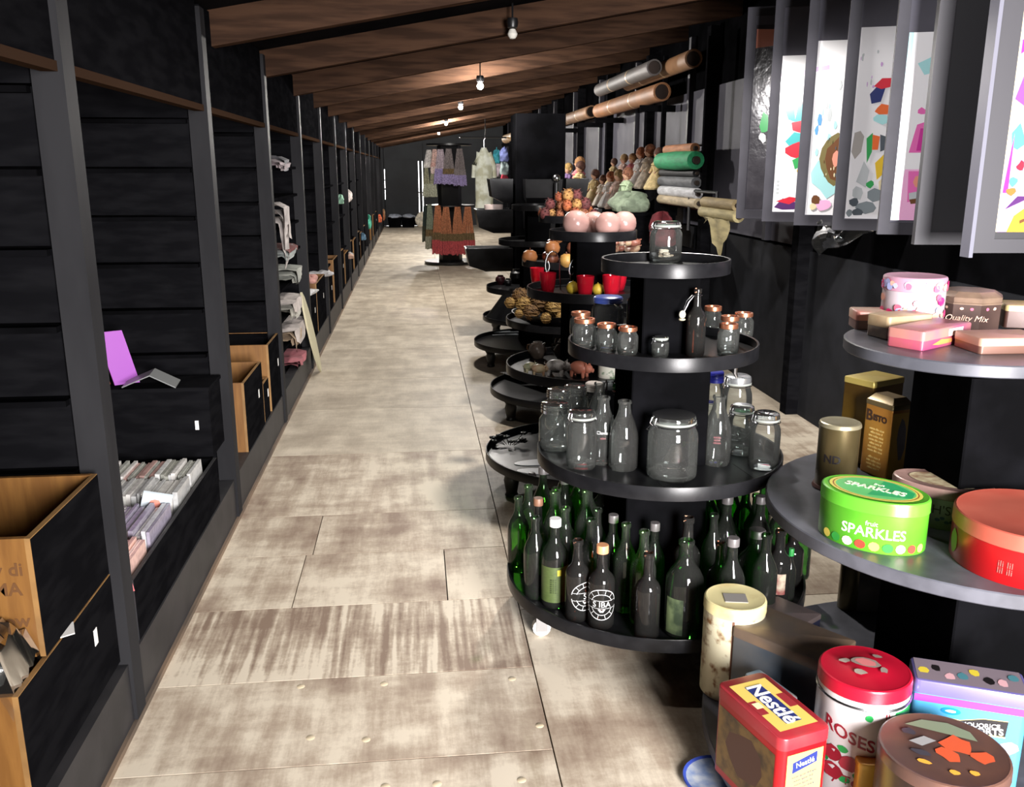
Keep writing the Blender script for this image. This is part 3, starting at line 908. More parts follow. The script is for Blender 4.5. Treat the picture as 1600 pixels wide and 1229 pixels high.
# second tray: small copper-lid jars and swing bottles
BL = mat('blue_lid', (62, 82, 160), .3)
jar('copper-lid jar at the back left of the second tray, behind its twin', 907, 527, Z2, 34, 487, 'copper')
jar('copper-lid jar at the left edge of the second tray', 912.5, 544, Z2, 37, 497, 'copper')
jar('tall jar with blue lid at the back of the second tray', 949, 516, Z2, 50, 462, 'blue', lidm=BL)
jar('copper-lid jar right of the left-edge one on the second tray', 947, 549, Z2, 33, 505, 'copper')
jar('copper-lid jar nearest the column on the left of the second tray', 980, 556, Z2, 33, 510, 'copper')
jar('smoky clip-top jar against the column of the second tray', 1046, 539, Z2, 37, 488, 'clip')
jar('tiny clip-top jar at the front of the second tray', 1031, 560, Z2, 27, 525, 'clip')
jar('copper-lid jar at the back, right of the swing bottle', 1112, 524, Z2, 30, 478, 'copper')
jar('copper-lid jar at the right end of the second tray', 1160, 529, Z2, 32, 488, 'copper')
jar('copper-lid jar behind the right front jar of the second tray', 1138, 543, Z2, 32, 493, 'copper')
jar('copper-lid jar at the right front of the second tray', 1136, 556, Z2, 33, 505, 'copper')
bottle('tall brown bottle at the back left of the column, second tray', 990, 522, Z2, 24, 436, BEER_B, BROWNG)
(t, r, h) = bottle('brown swing-top bottle with white stopper on the second tray', 1085, 558, Z2, 30, 450, BEER_B, BROWNG)


def swing(t, r, h, stop, ring, side=-1.2, drop=.28):
    f = facing(t.location) + side
    rn = r * .46
    b = MB()
    b.tube([(rn * math.cos(i * PI / 8), rn * math.sin(i * PI / 8), h * .9) for i in range(17)], .0014, 5)
    e = Vector((rn * math.cos(f), rn * math.sin(f), h * .9))
    tip = Vector((r * 1.55 * math.cos(f), r * 1.55 * math.sin(f), h * (.9 - drop)))
    sd = Vector((-math.sin(f), math.cos(f), 0)) * .008
    b.tube([e + sd, (e + tip) / 2 + sd * 1.4 + Vector((0, 0, .012)), tip + sd * .6], .0014, 5); b.tube([e - sd, (e + tip) / 2 - sd * 1.4 + Vector((0, 0, .012)), tip - sd * .6], .0014, 5)
    obj('wire_bail', b, STEEL, t)
    b = MB(); b.ball(tip, .0115, 12, 8, sc=(1, 1, 1.15)); b.lathe([(.009, tip.z - .013), (.012, tip.z - .016), (.009, tip.z - .019), (0, tip.z - .019)], 12, (tip.x, tip.y, 0), 1)
    obj('stopper', b, [stop, ring], t)


swing(t, r, h, mat('cream_stopper', (226, 222, 200), .4), mat('cream_ring', (200, 190, 160), .5))
# third tray
GLID = mat('silver_lid', (186, 188, 190), .25, .8)
TX = mat('white_enamel_print', (206, 206, 206), .5)
TXR = mat('faded_red_print', (150, 92, 96), .6)
jar('faceted clear jar at the left edge of the third tray', 866, 708, Z3, 49, 628, 'screw')
jar('clear jar behind the left-edge jar, its lid just above it', 872, 674, Z3, 42, 607, 'screw')
jar('clip jar right of the left-edge jar on the third tray', 908, 737, Z3, 47, 640, 'clip')
jar('clear jar in the left back of the third tray', 898, 671, Z3, 40, 601, 'screw')
jar('jar with whitish lid behind the left group of bottles', 927, 664, Z3, 32, 597, 'screw', lidm=mat('whitish_lid', (196, 186, 180), .4))
(t, r, h) = bottle('milk bottle with faint printed words, left of the column', 941, 728, Z3, 42, 619, MILK_B)
round_text('Clover', .016, r, facing(t.location), h * .50, TX, t); round_text('nilini', .010, r, facing(t.location), h * .42, TXR, t)
bottle('plain milk bottle at the front left of the column', 973, 738, Z3, 45, 625, MILK_B)
bottle('clear bottle with brown neck behind the printed milk bottle', 951, 690, Z3, 32, 594, MILK_B)
(t, r, h) = bottle('clear swing bottle with green stopper by the left of the column', 983, 697, Z3, 36, 583, BEER_B)
swing(t, r, h, mat('green_stopper', (22, 110, 48), .25), mat('pink_ring', (206, 140, 130), .5), -1.0, .06)
bottle('clear bottle half hidden left of the column, third tray', 935, 690, Z3, 36, 597, MILK_B)
jar('big clip-top jar at the front of the third tray', 1048, 757, Z3, 78, 645, 'clip')
bottle('clear bottle behind the big jar on its left', 1032, 722, Z3, 37, 634, MILK_B)
bottle('clear bottle with brown rim behind the big jar', 1044, 703, Z3, 36, 622, MILK_B)
bottle('clear bottle behind the big jar on its right', 1072, 722, Z3, 36, 637, MILK_B)
bottle('clear bottle with slender neck right of the big jar', 1086, 716, Z3, 42, 619, MILK_B)
(t, r, h) = bottle('milk bottle with faded red print right of the big jar', 1118, 730, Z3, 43, 617, MILK_B)
[round_text(('ninlin', 'inilni', 'nlinin')[k], .011, r, facing(t.location), h * (.44 - .04 * k), TXR, t, name='faded_print') for k in range(3)]
jar('clear jar among the bottles right of the column', 1103, 690, Z3, 30, 627, 'screw')
bottle('cobalt blue bottle at the back right of the column', 1090, 668, Z3, 26, 580, BEER_B, BLUEG)
jar('clear jar with blue lid at the back right of the third tray', 1113, 666, Z3, 30, 579, 'blue', lidm=mat('deep_blue_lid', (44, 48, 150), .35))
jar('tall clip jar at the back right of the third tray', 1147, 691, Z3, 46, 585, 'clip', lidm=GLID)
jar('clear jar with green lid on the right of the third tray', 1155, 715, Z3, 42, 632, 'clip', lidm=glass('green_lid_glass', (.45, .72, .58), (.1, .3, .2), 1.5, .05, .06))
jar('clip jar at the right end of the third tray', 1191, 738, Z3, 47, 643, 'clip')
# bottom tray: beer and wine bottles
WCAP = mat('white_cap', (226, 226, 226), .4); OCAP = mat('orange_cap', (206, 146, 104), .45); GCAP = mat('grey_cap', (96, 92, 92), .4)
BCAP = mat('rust_cap', (120, 84, 64), .5)
OLIVE = mat('olive_label', (74, 88, 44), .55, c2=(60, 74, 38), scale=60, stretch=(1, 1, 14))
PALE = mat('pale_worn_label', (96, 110, 74), .7, c2=(40, 54, 34), scale=18)
WORN = mat('worn_red_label', (120, 60, 56), .7, c2=(170, 160, 140), scale=30)
placed = []


def bb(*a, **k):
    t, r, h = bottle(*a, **k); placed.append((t.location.x, t.location.y, r)); return t, r, h


bb('bright green bottle at the left edge of the lowest tray', 810, 896, Z4, 34, 775, ROUND_B, GREENL)
bb('brown bottle with rusty cap next to the left-edge green one', 840, 917, Z4, 32, 780, BEER_B, BROWNG, BCAP)
t, r, h = bb('green bottle with white cap and olive label, left front', 866, 952, Z4, 42, 812, ROUND_B, GREENG, WCAP, None, dict(z0=.08, z1=.5, a=1.3, m=OLIVE))
f = facing(t.location) + .35
b = MB(); b.lathe([(r + .001, h * .40), (r + .001, h * .47)], 4, a0=f - .16, a1=f + .16); obj('bottle_emblem', b, mat('yellow_print', (196, 186, 60), .5), t)
for i in range(7): round_text('lllll lll llll', .007, r + .0004, facing(t.location) - .1, h * (.2 + .025 * i), mat('label_ink', (44, 56, 26), .6), t, name='label_line')


def crest(t, r, h, word, az, side):
    """round white printed crest: two rings, a word band across and rays"""
    R1 = r * 1.22; zc = h * .33
    def pt(u, v): a = az + u / r; return ((r + .0009) * math.cos(a), (r + .0009) * math.sin(a), zc + v)
    b = MB()
    for rad, w in ((R1, .0012), (R1 * .68, .0009)):
        n = 40
        for i in range(n):
            a0, a1 = 2 * PI * i / n, 2 * PI * (i + 1) / n
            if abs(math.sin((a0 + a1) / 2)) * rad < .011: continue
            b.add([pt((rad - w) * math.cos(a0), (rad - w) * math.sin(a0)), pt((rad + w) * math.cos(a0), (rad + w) * math.sin(a0)), pt((rad + w) * math.cos(a1), (rad + w) * math.sin(a1)), pt((rad - w) * math.cos(a1), (rad - w) * math.sin(a1))], [(0, 1, 2, 3)])
    for v in (-.013, .013):
        xs = [-R1 * .96 + 1.92 * R1 * i / 10 for i in range(11)]
        for a0, a1 in zip(xs, xs[1:]): b.add([pt(a0, v - .0006), pt(a1, v - .0006), pt(a1, v + .0006), pt(a0, v + .0006)], [(0, 1, 2, 3)])
    for k in range(12):
        a = 2 * PI * (k + .5) / 12
        if abs(math.sin(a)) < .3: continue
        c_, s_ = math.cos(a), math.sin(a); w = .0007
        b.add([pt(R1 * .68 * c_ + w * s_, R1 * .68 * s_ - w * c_), pt(R1 * .97 * c_ + w * s_, R1 * .97 * s_ - w * c_), pt(R1 * .97 * c_ - w * s_, R1 * .97 * s_ + w * c_), pt(R1 * .68 * c_ - w * s_, R1 * .68 * s_ + w * c_)], [(0, 1, 2, 3)])
    for s_, v0, v1, wd in ((-1, .016, .026, .012),):
        b.add([pt(-wd, s_ * v0), pt(wd, s_ * v0), pt(wd * .4, s_ * v1), pt(-wd * .4, s_ * v1)], [(0, 1, 2, 3)])
    obj('printed_crest', b, TX, t)
    round_text(word, .027, r + .0004, az, zc, TX, t, align='CENTER')


t, r, h = bb('brown bottle whose round white crest reads S I, behind the orange-capped one', 901, 973, Z4, 38, 842, BEER_B, BROWNG)
crest(t, r, h, 'SI', facing(t.location) + .75, 1)
t, r, h = bb('brown bottle with orange cap and round white crest, left front', 938, 985, Z4, 41, 853, BEER_B, BROWNG, OCAP)
crest(t, r, h, 'S IBA', facing(t.location) + .05, 1)
bb('brown bottle at the front middle of the lowest tray', 1009, 1003, Z4, 39, 862, BEER_B, BROWNG)
bb('fat dark green bottle with torn pale label at the front', 1065, 1002, Z4, 59, 842, ROUND_B, GREENG, None, None, dict(z0=.06, z1=.44, a=.5, m=PALE, turn=-.5))
bb('brown bottle between the two fat green ones', 1119, 975, Z4, 38, 846, BEER_B, BROWNG)
bb('fat dark green bottle at the right front, behind the rusty tin', 1174, 958, Z4, 58, 828, ROUND_B, GREENG, GCAP)
t, r, h = bb('brown bottle with a red and white round label on the right', 1211, 949, Z4, 38, 826, BEER_B, BROWNG, None, None, dict(z0=.18, z1=.46, a=.8, m=WORN, turn=-.1))
bb('brown bottle near the right edge of the lowest tray', 1234, 918, Z4, 34, 822, BEER_B, BROWNG)
bb('light green bottle at the right edge of the lowest tray', 1250, 906, Z4, 26, 812, ROUND_B, GREENL)
bb('small green bottle in front of the right edge', 1230, 941, Z4, 19, 858, ROUND_B, GREENG, mat('green_cap', (40, 130, 60), .4))
kinds = [(GREENG, ROUND_B, None, 'dark green bottle packed in the inner rings of the lowest tray'), (BROWNG, BEER_B, None, 'brown bottle packed in the inner rings of the lowest tray'),
         (GREENG, ROUND_B, GCAP, 'grey-capped dark green bottle packed in the inner rings of the lowest tray'), (GREENL, ROUND_B, None, 'lighter green bottle packed in the inner rings of the lowest tray')]
cand = [(ring, 2 * PI * i / n + ring * 7) for ring, n in ((.36, 24), (.25, 14), (.465, 40)) for i in range(n)] + [(R.uniform(.2, .47), R.uniform(0, 6.283)) for _ in range(900)]
if True:
    for ring, a in cand:
        x, y = AX + ring * math.cos(a), AY + ring * math.sin(a)
        rr = R.uniform(.037, .046)
        if math.hypot(x - AX, y - AY) + rr > .515 or max(abs(x - AX), abs(y - AY)) < .145 + rr: continue
        if any(math.hypot(x - q[0], y - q[1]) < rr + q[2] + .002 for q in placed): continue
        j = R.choices((0, 1, 2, 3), (5, 2, 3, 2))[0]
        if y > AY + .1 and R.random() < .5: j = 3
        placed.append((x, y, rr))
        bottle_at(kinds[j][3], x, y, Z4, rr, R.uniform(.29, .335), kinds[j][1], kinds[j][0], kinds[j][2], 'bottles packed on the lowest tray, ' + ('green', 'brown', 'capped', 'light')[j])


# ---------------------------------------------------------------- pottery ball stand
POT = mat('pink_pottery', (176, 140, 132), .25, c2=(152, 114, 108), scale=7, lo=.35, hi=.7)
for dx, dy, r, lab in ((-.095, -.06, .064, 'pinkish pottery ball at the left of the top tray'), (.05, -.105, .061, 'palest pottery ball at the front middle of the top tray'),
                       (.015, .055, .058, 'pottery ball behind the palest one'), (.148, -.02, .06, 'pottery ball at the right of the top tray')):
    t = thing('pottery_ball', lab, 'pottery ball', (CX_ + dx, CY_ + dy, Z1))
    b = MB(); b.lathe([(0, 0), (r * .45, .002), (r * .8, r * .35), (r * .98, r * .75), (r, r * 1.0), (r * .93, r * 1.4), (r * .7, r * 1.72), (r * .38, r * 1.9), (r * .16, r * 1.93), (r * .12, r * 1.86), (0, r * 1.86)], 26)
    obj('ball_body', b, POT, t)
# second tray: red tealight cups, scroll holders, yellow balls
for px, py, wp, hp, lab in ((839, 437, 22, 20, 'red glass cup at the left end of the tealight tray'), (856, 451, 26, 24, 'red glass cup next to the left end cup'),
                            (914, 457, 28, 24, 'red glass cup in the middle of the tealight tray'), (955, 457, 30, 25, 'red glass cup at the right of the tealight tray'),
                            (966, 446, 26, 18, 'red glass cup behind the right one')):
    x, y, r, _ = drum(px, py + 9, Z2, wp); h = (hp + 9) * 4.3 / FPX
    t = thing('tealight_cup', lab, 'candle cup', (x, y, Z2))
    b = MB(); b.lathe([(0, .003), (r * .55, 0), (r * .7, .006), (r * .9, h * .5), (r, h), (r * .94, h), (r * .82, h * .5), (r * .6, .012), (0, .01)], 20); obj('cup_body', b, REDG, t)
    b = MB(); b.lathe([(0, .024), (r * .5, .024), (r * .5, .012), (0, .012)], 14); obj('tealight', b, mat('red_wax', (196, 36, 40), .4), t)
for px, py, rp, lab in ((895, 440, 8.5, 'yellow candle ball left of the middle red cup'), (934, 442, 7.5, 'yellow candle ball right of the middle red cup')):
    P = onz(px, py + rp * .7 + 14, Z2); r = rp * depth(P) / FPX + .006
    b = MB(); b.ball((0, 0, 0), r, 14, 9); b.lathe([(.002, r * 1.15), (.002, r * .9)], 6)
    tag(obj('ball_candle', b, mat('yellow_wax', (222, 190, 66), .5), loc=(P.x, P.y, Z2 + r)), lab, 'candle')
for i, (px, py, hp, wp, fl, lab) in enumerate(((855, 446, 62, 24, 1, 'tall scroll wire candle holder on the left of the tealight tray'), (893, 450, 56, 30, 1, 'scroll wire candle holder arching over the yellow ball'),
                                               (935, 446, 54, 26, -1, 'scroll wire candle holder curling beside the jar stand'))):
    P = onz(px, py + 7, Z2); s_ = 4.45 / FPX; hh, ww = hp * s_, wp * s_
    t = thing('wire_candle_holder', lab, 'candle holder', (P.x, P.y, Z2), PS)
    b = MB()
    pts = [(ww * .9 * fl, 0, 0), (ww * .85 * fl, 0, hh * .4)] + [(ww * .35 * fl + ww * .5 * fl * math.cos(a), 0, hh * .62 + hh * .36 * math.sin(a)) for a in [i_ * PI / 8 for i_ in range(9)]] + \
          [(ww * (-.15 + .14) * fl - ww * .14 * fl * math.cos(a), 0, hh * .60 - hh * .12 * math.sin(a)) for a in [i_ * PI / 5 for i_ in range(1, 8)]]
    b.tube(pts, .0035, 6); obj('scroll', b, STEEL, t)
    b = MB(); b.tube([(0, 0, 0), (0, .01, hh * .3), (-ww * .1 * fl, 0, hh * .55)], .003, 6); b.lathe([(.022, .003), (.022, 0), (.02, 0), (.02, .003)], 16, closed=True); obj('stem', b, STEEL, t)
# third tray: pottery animals
def animal(name, label, px, py, s, c, rz, c2=None, tail=True):
    P = onz(px, py, Z3); t = thing(name, label, 'figurine', (P.x, P.y, Z3), rz)
    m = mat('ceramic_%d_%d_%d' % c, c, .35, c2=c2, scale=22)
    b = MB(); b.ball((0, 0, s * .62), s * .52, 18, 12, sc=(1.35, .9, .85)); b.ball((s * .68, 0, s * .62), s * .32, 14, 9, sc=(1, .9, .95))
    b.tube([(s * .88, 0, s * .56), (s * 1.06, 0, s * .53)], [s * .15, s * .14], 12)
    obj('body', b, m, t)
    for sx_ in (-.42, .42):
        for sy_ in (-.25, .25):
            b = MB(); b.tube([(s * sx_, s * sy_, s * .4), (s * sx_ * 1.05, s * sy_ * 1.1, 0)], [s * .14, s * .1], 8); obj('leg', b, m, t)
    for sy_ in (-.2, .2):
        b = MB(); b.tube([(s * .62, s * sy_, s * .82), (s * .68, s * sy_ * 1.5, s * 1.06)], [s * .11, s * .02], 7); obj('ear', b, m, t)
    if tail:
        b = MB(); b.tube([(-s * .68, 0, s * .7), (-s * .82, .0, s * .78), (-s * .78, .02 * s, s * .88)], s * .03, 6); obj('tail', b, m, t)
    return t


animal('pink_pig_figurine', 'pink ceramic pig at the front of the pottery animal tray', 905, 588, .072, (214, 134, 110), -.7)
animal('white_pig_figurine', 'white and grey ceramic pig left of the pink pig', 869, 586, .074, (238, 232, 228), -.4, (120, 112, 108))
animal('cream_cow_figurine', 'cream lumpy ceramic animal at the left of the tray', 828, 582, .05, (214, 202, 168), .3, (120, 124, 92))
animal('tan_cow_figurine', 'tan ceramic animal between the cream one and the white pig', 842, 586, .052, (206, 186, 150), -.2, (196, 150, 120))
for px, py, s, c, lab in ((840, 562, .085, (134, 118, 106), 'brown grey pottery jug behind the cream animals'), (879, 563, .09, (150, 140, 132), 'grey pottery jug behind the white pig'),
                          (817, 556, .07, (126, 84, 52), 'brown glazed pottery jug at the back left'), (922, 572, .08, (150, 110, 88), 'terracotta pot right of the pink pig'),
                          (858, 540, .09, (92, 62, 44), 'dark brown earthen jug at the back of the animal tray')):
    x, y, r, _ = drum(px, py, Z3, s * FPX / 4.4)
    q = Vector((x - CX_, y - CY_, 0)); q = q * min(1, (.41 - r) / max(q.length, .01)); x, y = CX_ + q.x, CY_ + q.y
    t = thing('pottery_jug', lab, 'jug', (x, y, Z3), R.uniform(2.5, 4))
    m = mat('glaze_%d_%d_%d' % c, c, .3, c2=tuple(int(v * .75) for v in c), scale=12)
    h = r * 1.9
    b = MB(); b.lathe([(0, .002), (r * .6, 0), (r * .95, h * .3), (r, h * .5), (r * .75, h * .75), (r * .5, h * .86), (r * .55, h), (r * .47, h), (r * .42, h * .86), (r * .3, h * .7), (0, h * .6)], 20); obj('jug_body', b, m, t)
    b = MB(); b.tube([(r * .5, 0, h * .92), (r * 1.15, 0, h * .86), (r * 1.25, 0, h * .6), (r * .95, 0, h * .42)], r * .1, 8); obj('handle', b, m, t)
    b = MB(); b.tube([(-r * .6, 0, h * .7), (-r * 1.15, 0, h * .85)], [r * .2, r * .12], 10); obj('spout', b, m, t)
x, y, r, _ = drum(952, 592, Z3, 36)
t = thing('patterned_mug', 'white mug with floral pattern at the right of the pottery animal tray', 'mug', (x, y, Z3))
b = MB(); b.lathe([(0, 0), (r, 0), (r, .085), (r * .9, .085), (r * .9, .01), (0, .01)], 20); obj('mug_body', b, mat('floral_mug', (222, 220, 206), .3, c2=(130, 150, 120), scale=30, lo=.55, hi=.62), t)
b = MB(); b.tube([(r, 0, .07), (r + .03, 0, .065), (r + .03, 0, .025), (r, 0, .02)], .005, 7); obj('handle', b, mat('floral_mug'), t)
# lowest tray: black plastic flowers, white paper ovals
P = onz(795, 694, .17)
t = thing('black_beaded_spray', 'black beaded flower spray on the lowest tray below the pottery animals', 'flower spray', (P.x, P.y, .17))
for i in range(9):
    b = MB(); dx, dy, dz = R.uniform(-.09, .09), R.uniform(-.05, .05), R.uniform(.02, .05)
    for k in range(5):
        a = k * 1.256; b.ball((dx + .012 * math.cos(a), dy + .012 * math.sin(a), dz), .010, 7, 5, sc=(1, 1, .6))
    b.tube([(dx, dy, dz), (dx * .3, dy * .3 - .03, .008)], .002, 5)
    obj('flower', b, SLATE, t)
for i, (px, py, rz, lab) in enumerate(((840, 722, .2, 'upper white paper oval on the lowest tray'), (846, 736, -.1, 'lower white paper oval on the lowest tray'))):
    P = onz(px, py, .172); b = MB(); b.loft([(ngon(1, 20, 0, .12, .045), 0), (ngon(1, 20, 0, .12, .045), .003)])
    o = obj('paper_oval', b, mat('bluish_white_card', (236, 238, 246), .35), loc=(P.x, P.y, .1705)); o.rotation_euler = (0, 0, rz - .1); tag(o, lab, 'card')
b = MB(); P = onz(836, 738, .172); b.lathe([(0, .018), (.014, .016), (.022, .004), (.022, 0), (0, 0)], 12)
tag(obj('brown_button', b, mat('brown_button', (110, 100, 104), .4), loc=(P.x - .02, P.y - .04, .1705)), 'grey brown button beside the white paper ovals', 'button')

# ---------------------------------------------------------------- woven ball stand: dried things, wooden shapes, balls
DRY = [mat('dried_brown', (110, 62, 44), .8, c2=(150, 92, 60), scale=30, bump=.4), mat('dried_orange', (176, 98, 56), .8, c2=(124, 62, 40), scale=30, bump=.4), mat('dried_ochre', (166, 124, 70), .8, c2=(120, 84, 48), scale=30, bump=.4), mat('dried_maroon', (96, 44, 44), .8, c2=(70, 34, 34), scale=30, bump=.4)]


def cone(label, loc, r, m, rz, group):
    t = thing('pine_cone', label, 'pine cone', loc, rz, group)
    b = MB(); b.ball((0, 0, r * .9), r * .75, 10, 7, sc=(1, 1, 1.15)); obj('cone_core', b, m, t)
    b = MB()
    for i in range(26):
        z = r * (.2 + 1.5 * i / 26); a = i * 2.4; rr = r * .95 * math.sqrt(max(.05, 1 - ((z - r * .85) / (r * 1.0)) ** 2))
        d = Vector((math.cos(a), math.sin(a), .25)); c = Vector((0, 0, z)) + d * rr * .8
        sd = Vector((-math.sin(a), math.cos(a), 0)) * r * .2
        b.add([c - d * r * .2 - sd, c - d * r * .2 + sd, c + d * r * .25 + Vector((0, 0, r * .1))], [(0, 1, 2)])
    o = obj('cone_scales', b, m, t); o['kind'] = 'stuff'
    return t


def heap(n, cx, cy, z, rad, r0, r1, fn, layers=3, zs=.8):
    i = 0; pts = []
    for l in range(layers):
        rr = rad * (1 - l / layers)
        m_ = max(1, int(n * (1 - l / layers) * 1.4 / layers))
        for k in range(m_):
            if i >= n: return
            a = 2 * PI * k / m_ + l * .7 + R.uniform(-.15, .15); q = rr * (1 if k % 2 else .6)
            r = R.uniform(r0, r1)
            fn(i, (cx + q * math.cos(a), cy + q * math.sin(a), z + l * (r0 + r1) * zs), r); i += 1


heap(26, DX - .03, DY, Z1, .17, .035, .05, lambda i, p, r: cone('dried cone or seed pod heaped on the top tray behind the pottery balls', p, r, DRY[i % 4], R.uniform(0, 6), 'dried cones on the woven ball stand'), 3, .62)
WOODS = [mat('turned_wood_orange', (176, 84, 56), .4, c2=(150, 70, 48), scale=10), mat('turned_wood_tan', (176, 118, 74), .4, c2=(150, 96, 58), scale=10), mat('turned_wood_brown', (112, 66, 48), .4, c2=(90, 52, 38), scale=10), mat('turned_wood_yellow', (196, 160, 88), .4, c2=(176, 130, 70), scale=10)]


def woodapple(i, p, r, lab, grp):
    t = thing('wooden_fruit', lab, 'wooden fruit', p, R.uniform(0, 6), grp)
    b = MB(); b.lathe([(0, .1 * r), (r * .5, 0), (r * .92, r * .5), (r, r * .95), (r * .8, r * 1.5), (r * .4, r * 1.75), (0, r * 1.62)], 16); obj('fruit_body', b, WOODS[i % 4], t)
    b = MB(); b.tube([(0, 0, r * 1.6), (r * .1, 0, r * 2.0)], r * .08, 6); obj('stem', b, WOODS[2], t)


heap(22, DX - .02, DY - .03, Z2, .26, .038, .055, lambda i, p, r: woodapple(i, p, r, 'turned wooden fruit heaped on the second tray of the woven ball stand', 'wooden fruit on the woven ball stand'), 3, .7)
# shells pile at the right of the same tier
for i in range(8):
    P = onz(960 + (i % 4) * 10, 394 - (i // 4) * 9, Z2 + .02 + (i // 4) * .05)
    b = MB(); b.ball((0, 0, 0), R.uniform(.03, .042), 10, 7, sc=(1.3, .9, .8), M=Matrix.Rotation(R.uniform(0, 3), 3, 'Z'))
    b.tube([(0, 0, 0), (.055, 0, .02)], [.02, .003], 8)
    tag(obj('sea_shell', b, mat('shell_%d' % (i % 3), ((186, 160, 130), (150, 96, 80), (206, 190, 168))[i % 3], .4, c2=(120, 74, 62), scale=30), loc=(P.x, P.y, P.z + .03)), 'mottled sea shell piled at the right of the wooden fruit tier', 'shell', 'sea shells on the woven ball stand')
# woven balls in a low dark bowl
t = thing('dark_bowl', 'wide dark bowl holding the woven balls', 'bowl', (DX - .13, DY - .10, Z3))
b = MB(); b.lathe([(0, .004), (.13, 0), (.24, .05), (.27, .085), (.262, .085), (.23, .055), (.12, .012), (0, .012)], 36); obj('bowl_body', b, SLATE, t)
RAT = mat('woven_rattan', (176, 142, 82), .7, c2=(122, 92, 48), scale=26, stretch=(1, 1, 4), bump=.5, lo=.42, hi=.55)
RATD = mat('woven_rattan_dark', (130, 98, 58), .75, c2=(88, 62, 36), scale=26, stretch=(1, 1, 4), bump=.5, lo=.42, hi=.55)


def ratball(label, px, py, rp, Y, m, group=None):
    P = ony(px, py, Y); r = rp * depth(P) / FPX
    t = thing('woven_ball', label, 'woven ball', P, 0, group)
    b = MB(); b.ball((0, 0, 0), r * .93, 18, 12); obj('ball_core', b, m, t)
    b = MB()
    for k in range(9):
        M = Matrix.Rotation(k * 2.1, 3, 'Z') @ Matrix.Rotation(k * .9 + .3, 3, 'X')
        b.tube([M @ Vector((r * math.cos(i * PI / 9), r * math.sin(i * PI / 9), 0)) for i in range(19)], r * .055, 4, caps=False)
    o = obj('rattan_strands', b, m, t); o['kind'] = 'stuff'


DYB = DY - .1
for i, (px, py, rp, dy, m, lab) in enumerate(((797, 473, 9, -.05, RAT, 'small woven ball at the far left of the dark bowl'), (814, 464, 15, .0, RATD, 'brown woven ball at the upper left of the heap'),
                                              (818, 476, 13, -.10, RAT, 'tan woven ball below the upper left brown one'), (830, 488, 13, -.16, RATD, 'brown woven ball at the lower middle of the heap'),
                                              (843, 473, 15, .02, RATD, 'large brown woven ball in the middle of the heap'), (811, 490, 7, -.22, RAT, 'smallest woven ball at the lower left'),
                                              (853, 497, 9, -.24, RAT, 'tan woven ball at the front middle of the bowl'), (866, 480, 15, -.06, RAT, 'large tan woven ball right of the middle'),
                                              (877, 495, 9, -.22, RAT, 'tan woven ball at the front right of the bowl'), (850, 462, 10, .1, RATD, 'woven ball at the top of the heap'), (829, 458, 9, .12, RATD, 'woven ball at the back left top of the heap'))):
    ratball(lab, px, py, rp, DYB + dy, m)
P = ony(892, 478, DYB - .05)
cone('spiny dried pod at the right end of the woven balls', (P.x, P.y, P.z - .05), .055, mat('dried_straw', (186, 156, 92), .8, c2=(140, 112, 60), scale=30, bump=.4), 0, None)
LACE = mat('lace_cloth', (196, 194, 196), .8, c2=(60, 58, 60), scale=120, lo=.42, hi=.5)
for i, (px, py, lab) in enumerate(((808, 594, 'lace cloth corner hanging at the left of the stand with woven balls'), (842, 606, 'second lace cloth corner over the same lowest tray'))):
    P = onz(px, py, .17); b = MB()
    b.add([(-.14, .09, .03), (.12, .07, .035), (.09, -.06, .034), (-.02, -.13, .032), (-.14, .09, .034), (.12, .07, .039), (.09, -.06, .038), (-.02, -.13, .036)], [(0, 3, 2, 1), (4, 5, 6, 7), (0, 1, 5, 4), (1, 2, 6, 5), (2, 3, 7, 6), (3, 0, 4, 7)])
    tag(obj('lace_cloth', b, LACE, loc=(P.x + .03, P.y + .03, .17)), lab, 'lace')
# dark pots and long strips of the next stand
for i, (px, py, s, lab) in enumerate(((776, 446, .045, 'dark maroon pot at the left of the dark pot tier'), (803, 444, .07, 'black openwork pot on the dark pot tier'), (788, 448, .035, 'small black pot before the openwork pot'))):
    P = onz(px, py, Z3); t = thing('dark_pot', lab, 'pot', (P.x + .04, P.y + .08, Z3))
    b = MB(); b.lathe([(0, 0), (s * .6, 0), (s, s * .7), (s * .9, s * 1.3), (s * .55, s * 1.6), (s * .6, s * 1.75), (s * .5, s * 1.75), (s * .45, s * 1.5), (0, s * 1.3)], 16); obj('pot_body', b, mat('maroon_glaze', (56, 26, 32), .2) if i == 0 else SLATE, t)
for i in range(4):
    P = onz(775 + 10 * i, 521 + 4 * (i % 2), .17); b = MB(); b.obox((0, 0, .012), (.11, .03 - .012 * i, 0), (-.004, .014, 0), (0, 0, .004))
    tag(obj('glossy_strip', b, mat('glossy_grey_strip', (120, 124, 128), .15)), 'glossy dark strip lying on the lowest tray behind the lace', 'strip', 'glossy strips'); C_ = COL.objects[-1]
    COL.objects[-1].location = (P.x + .02, P.y, .17)
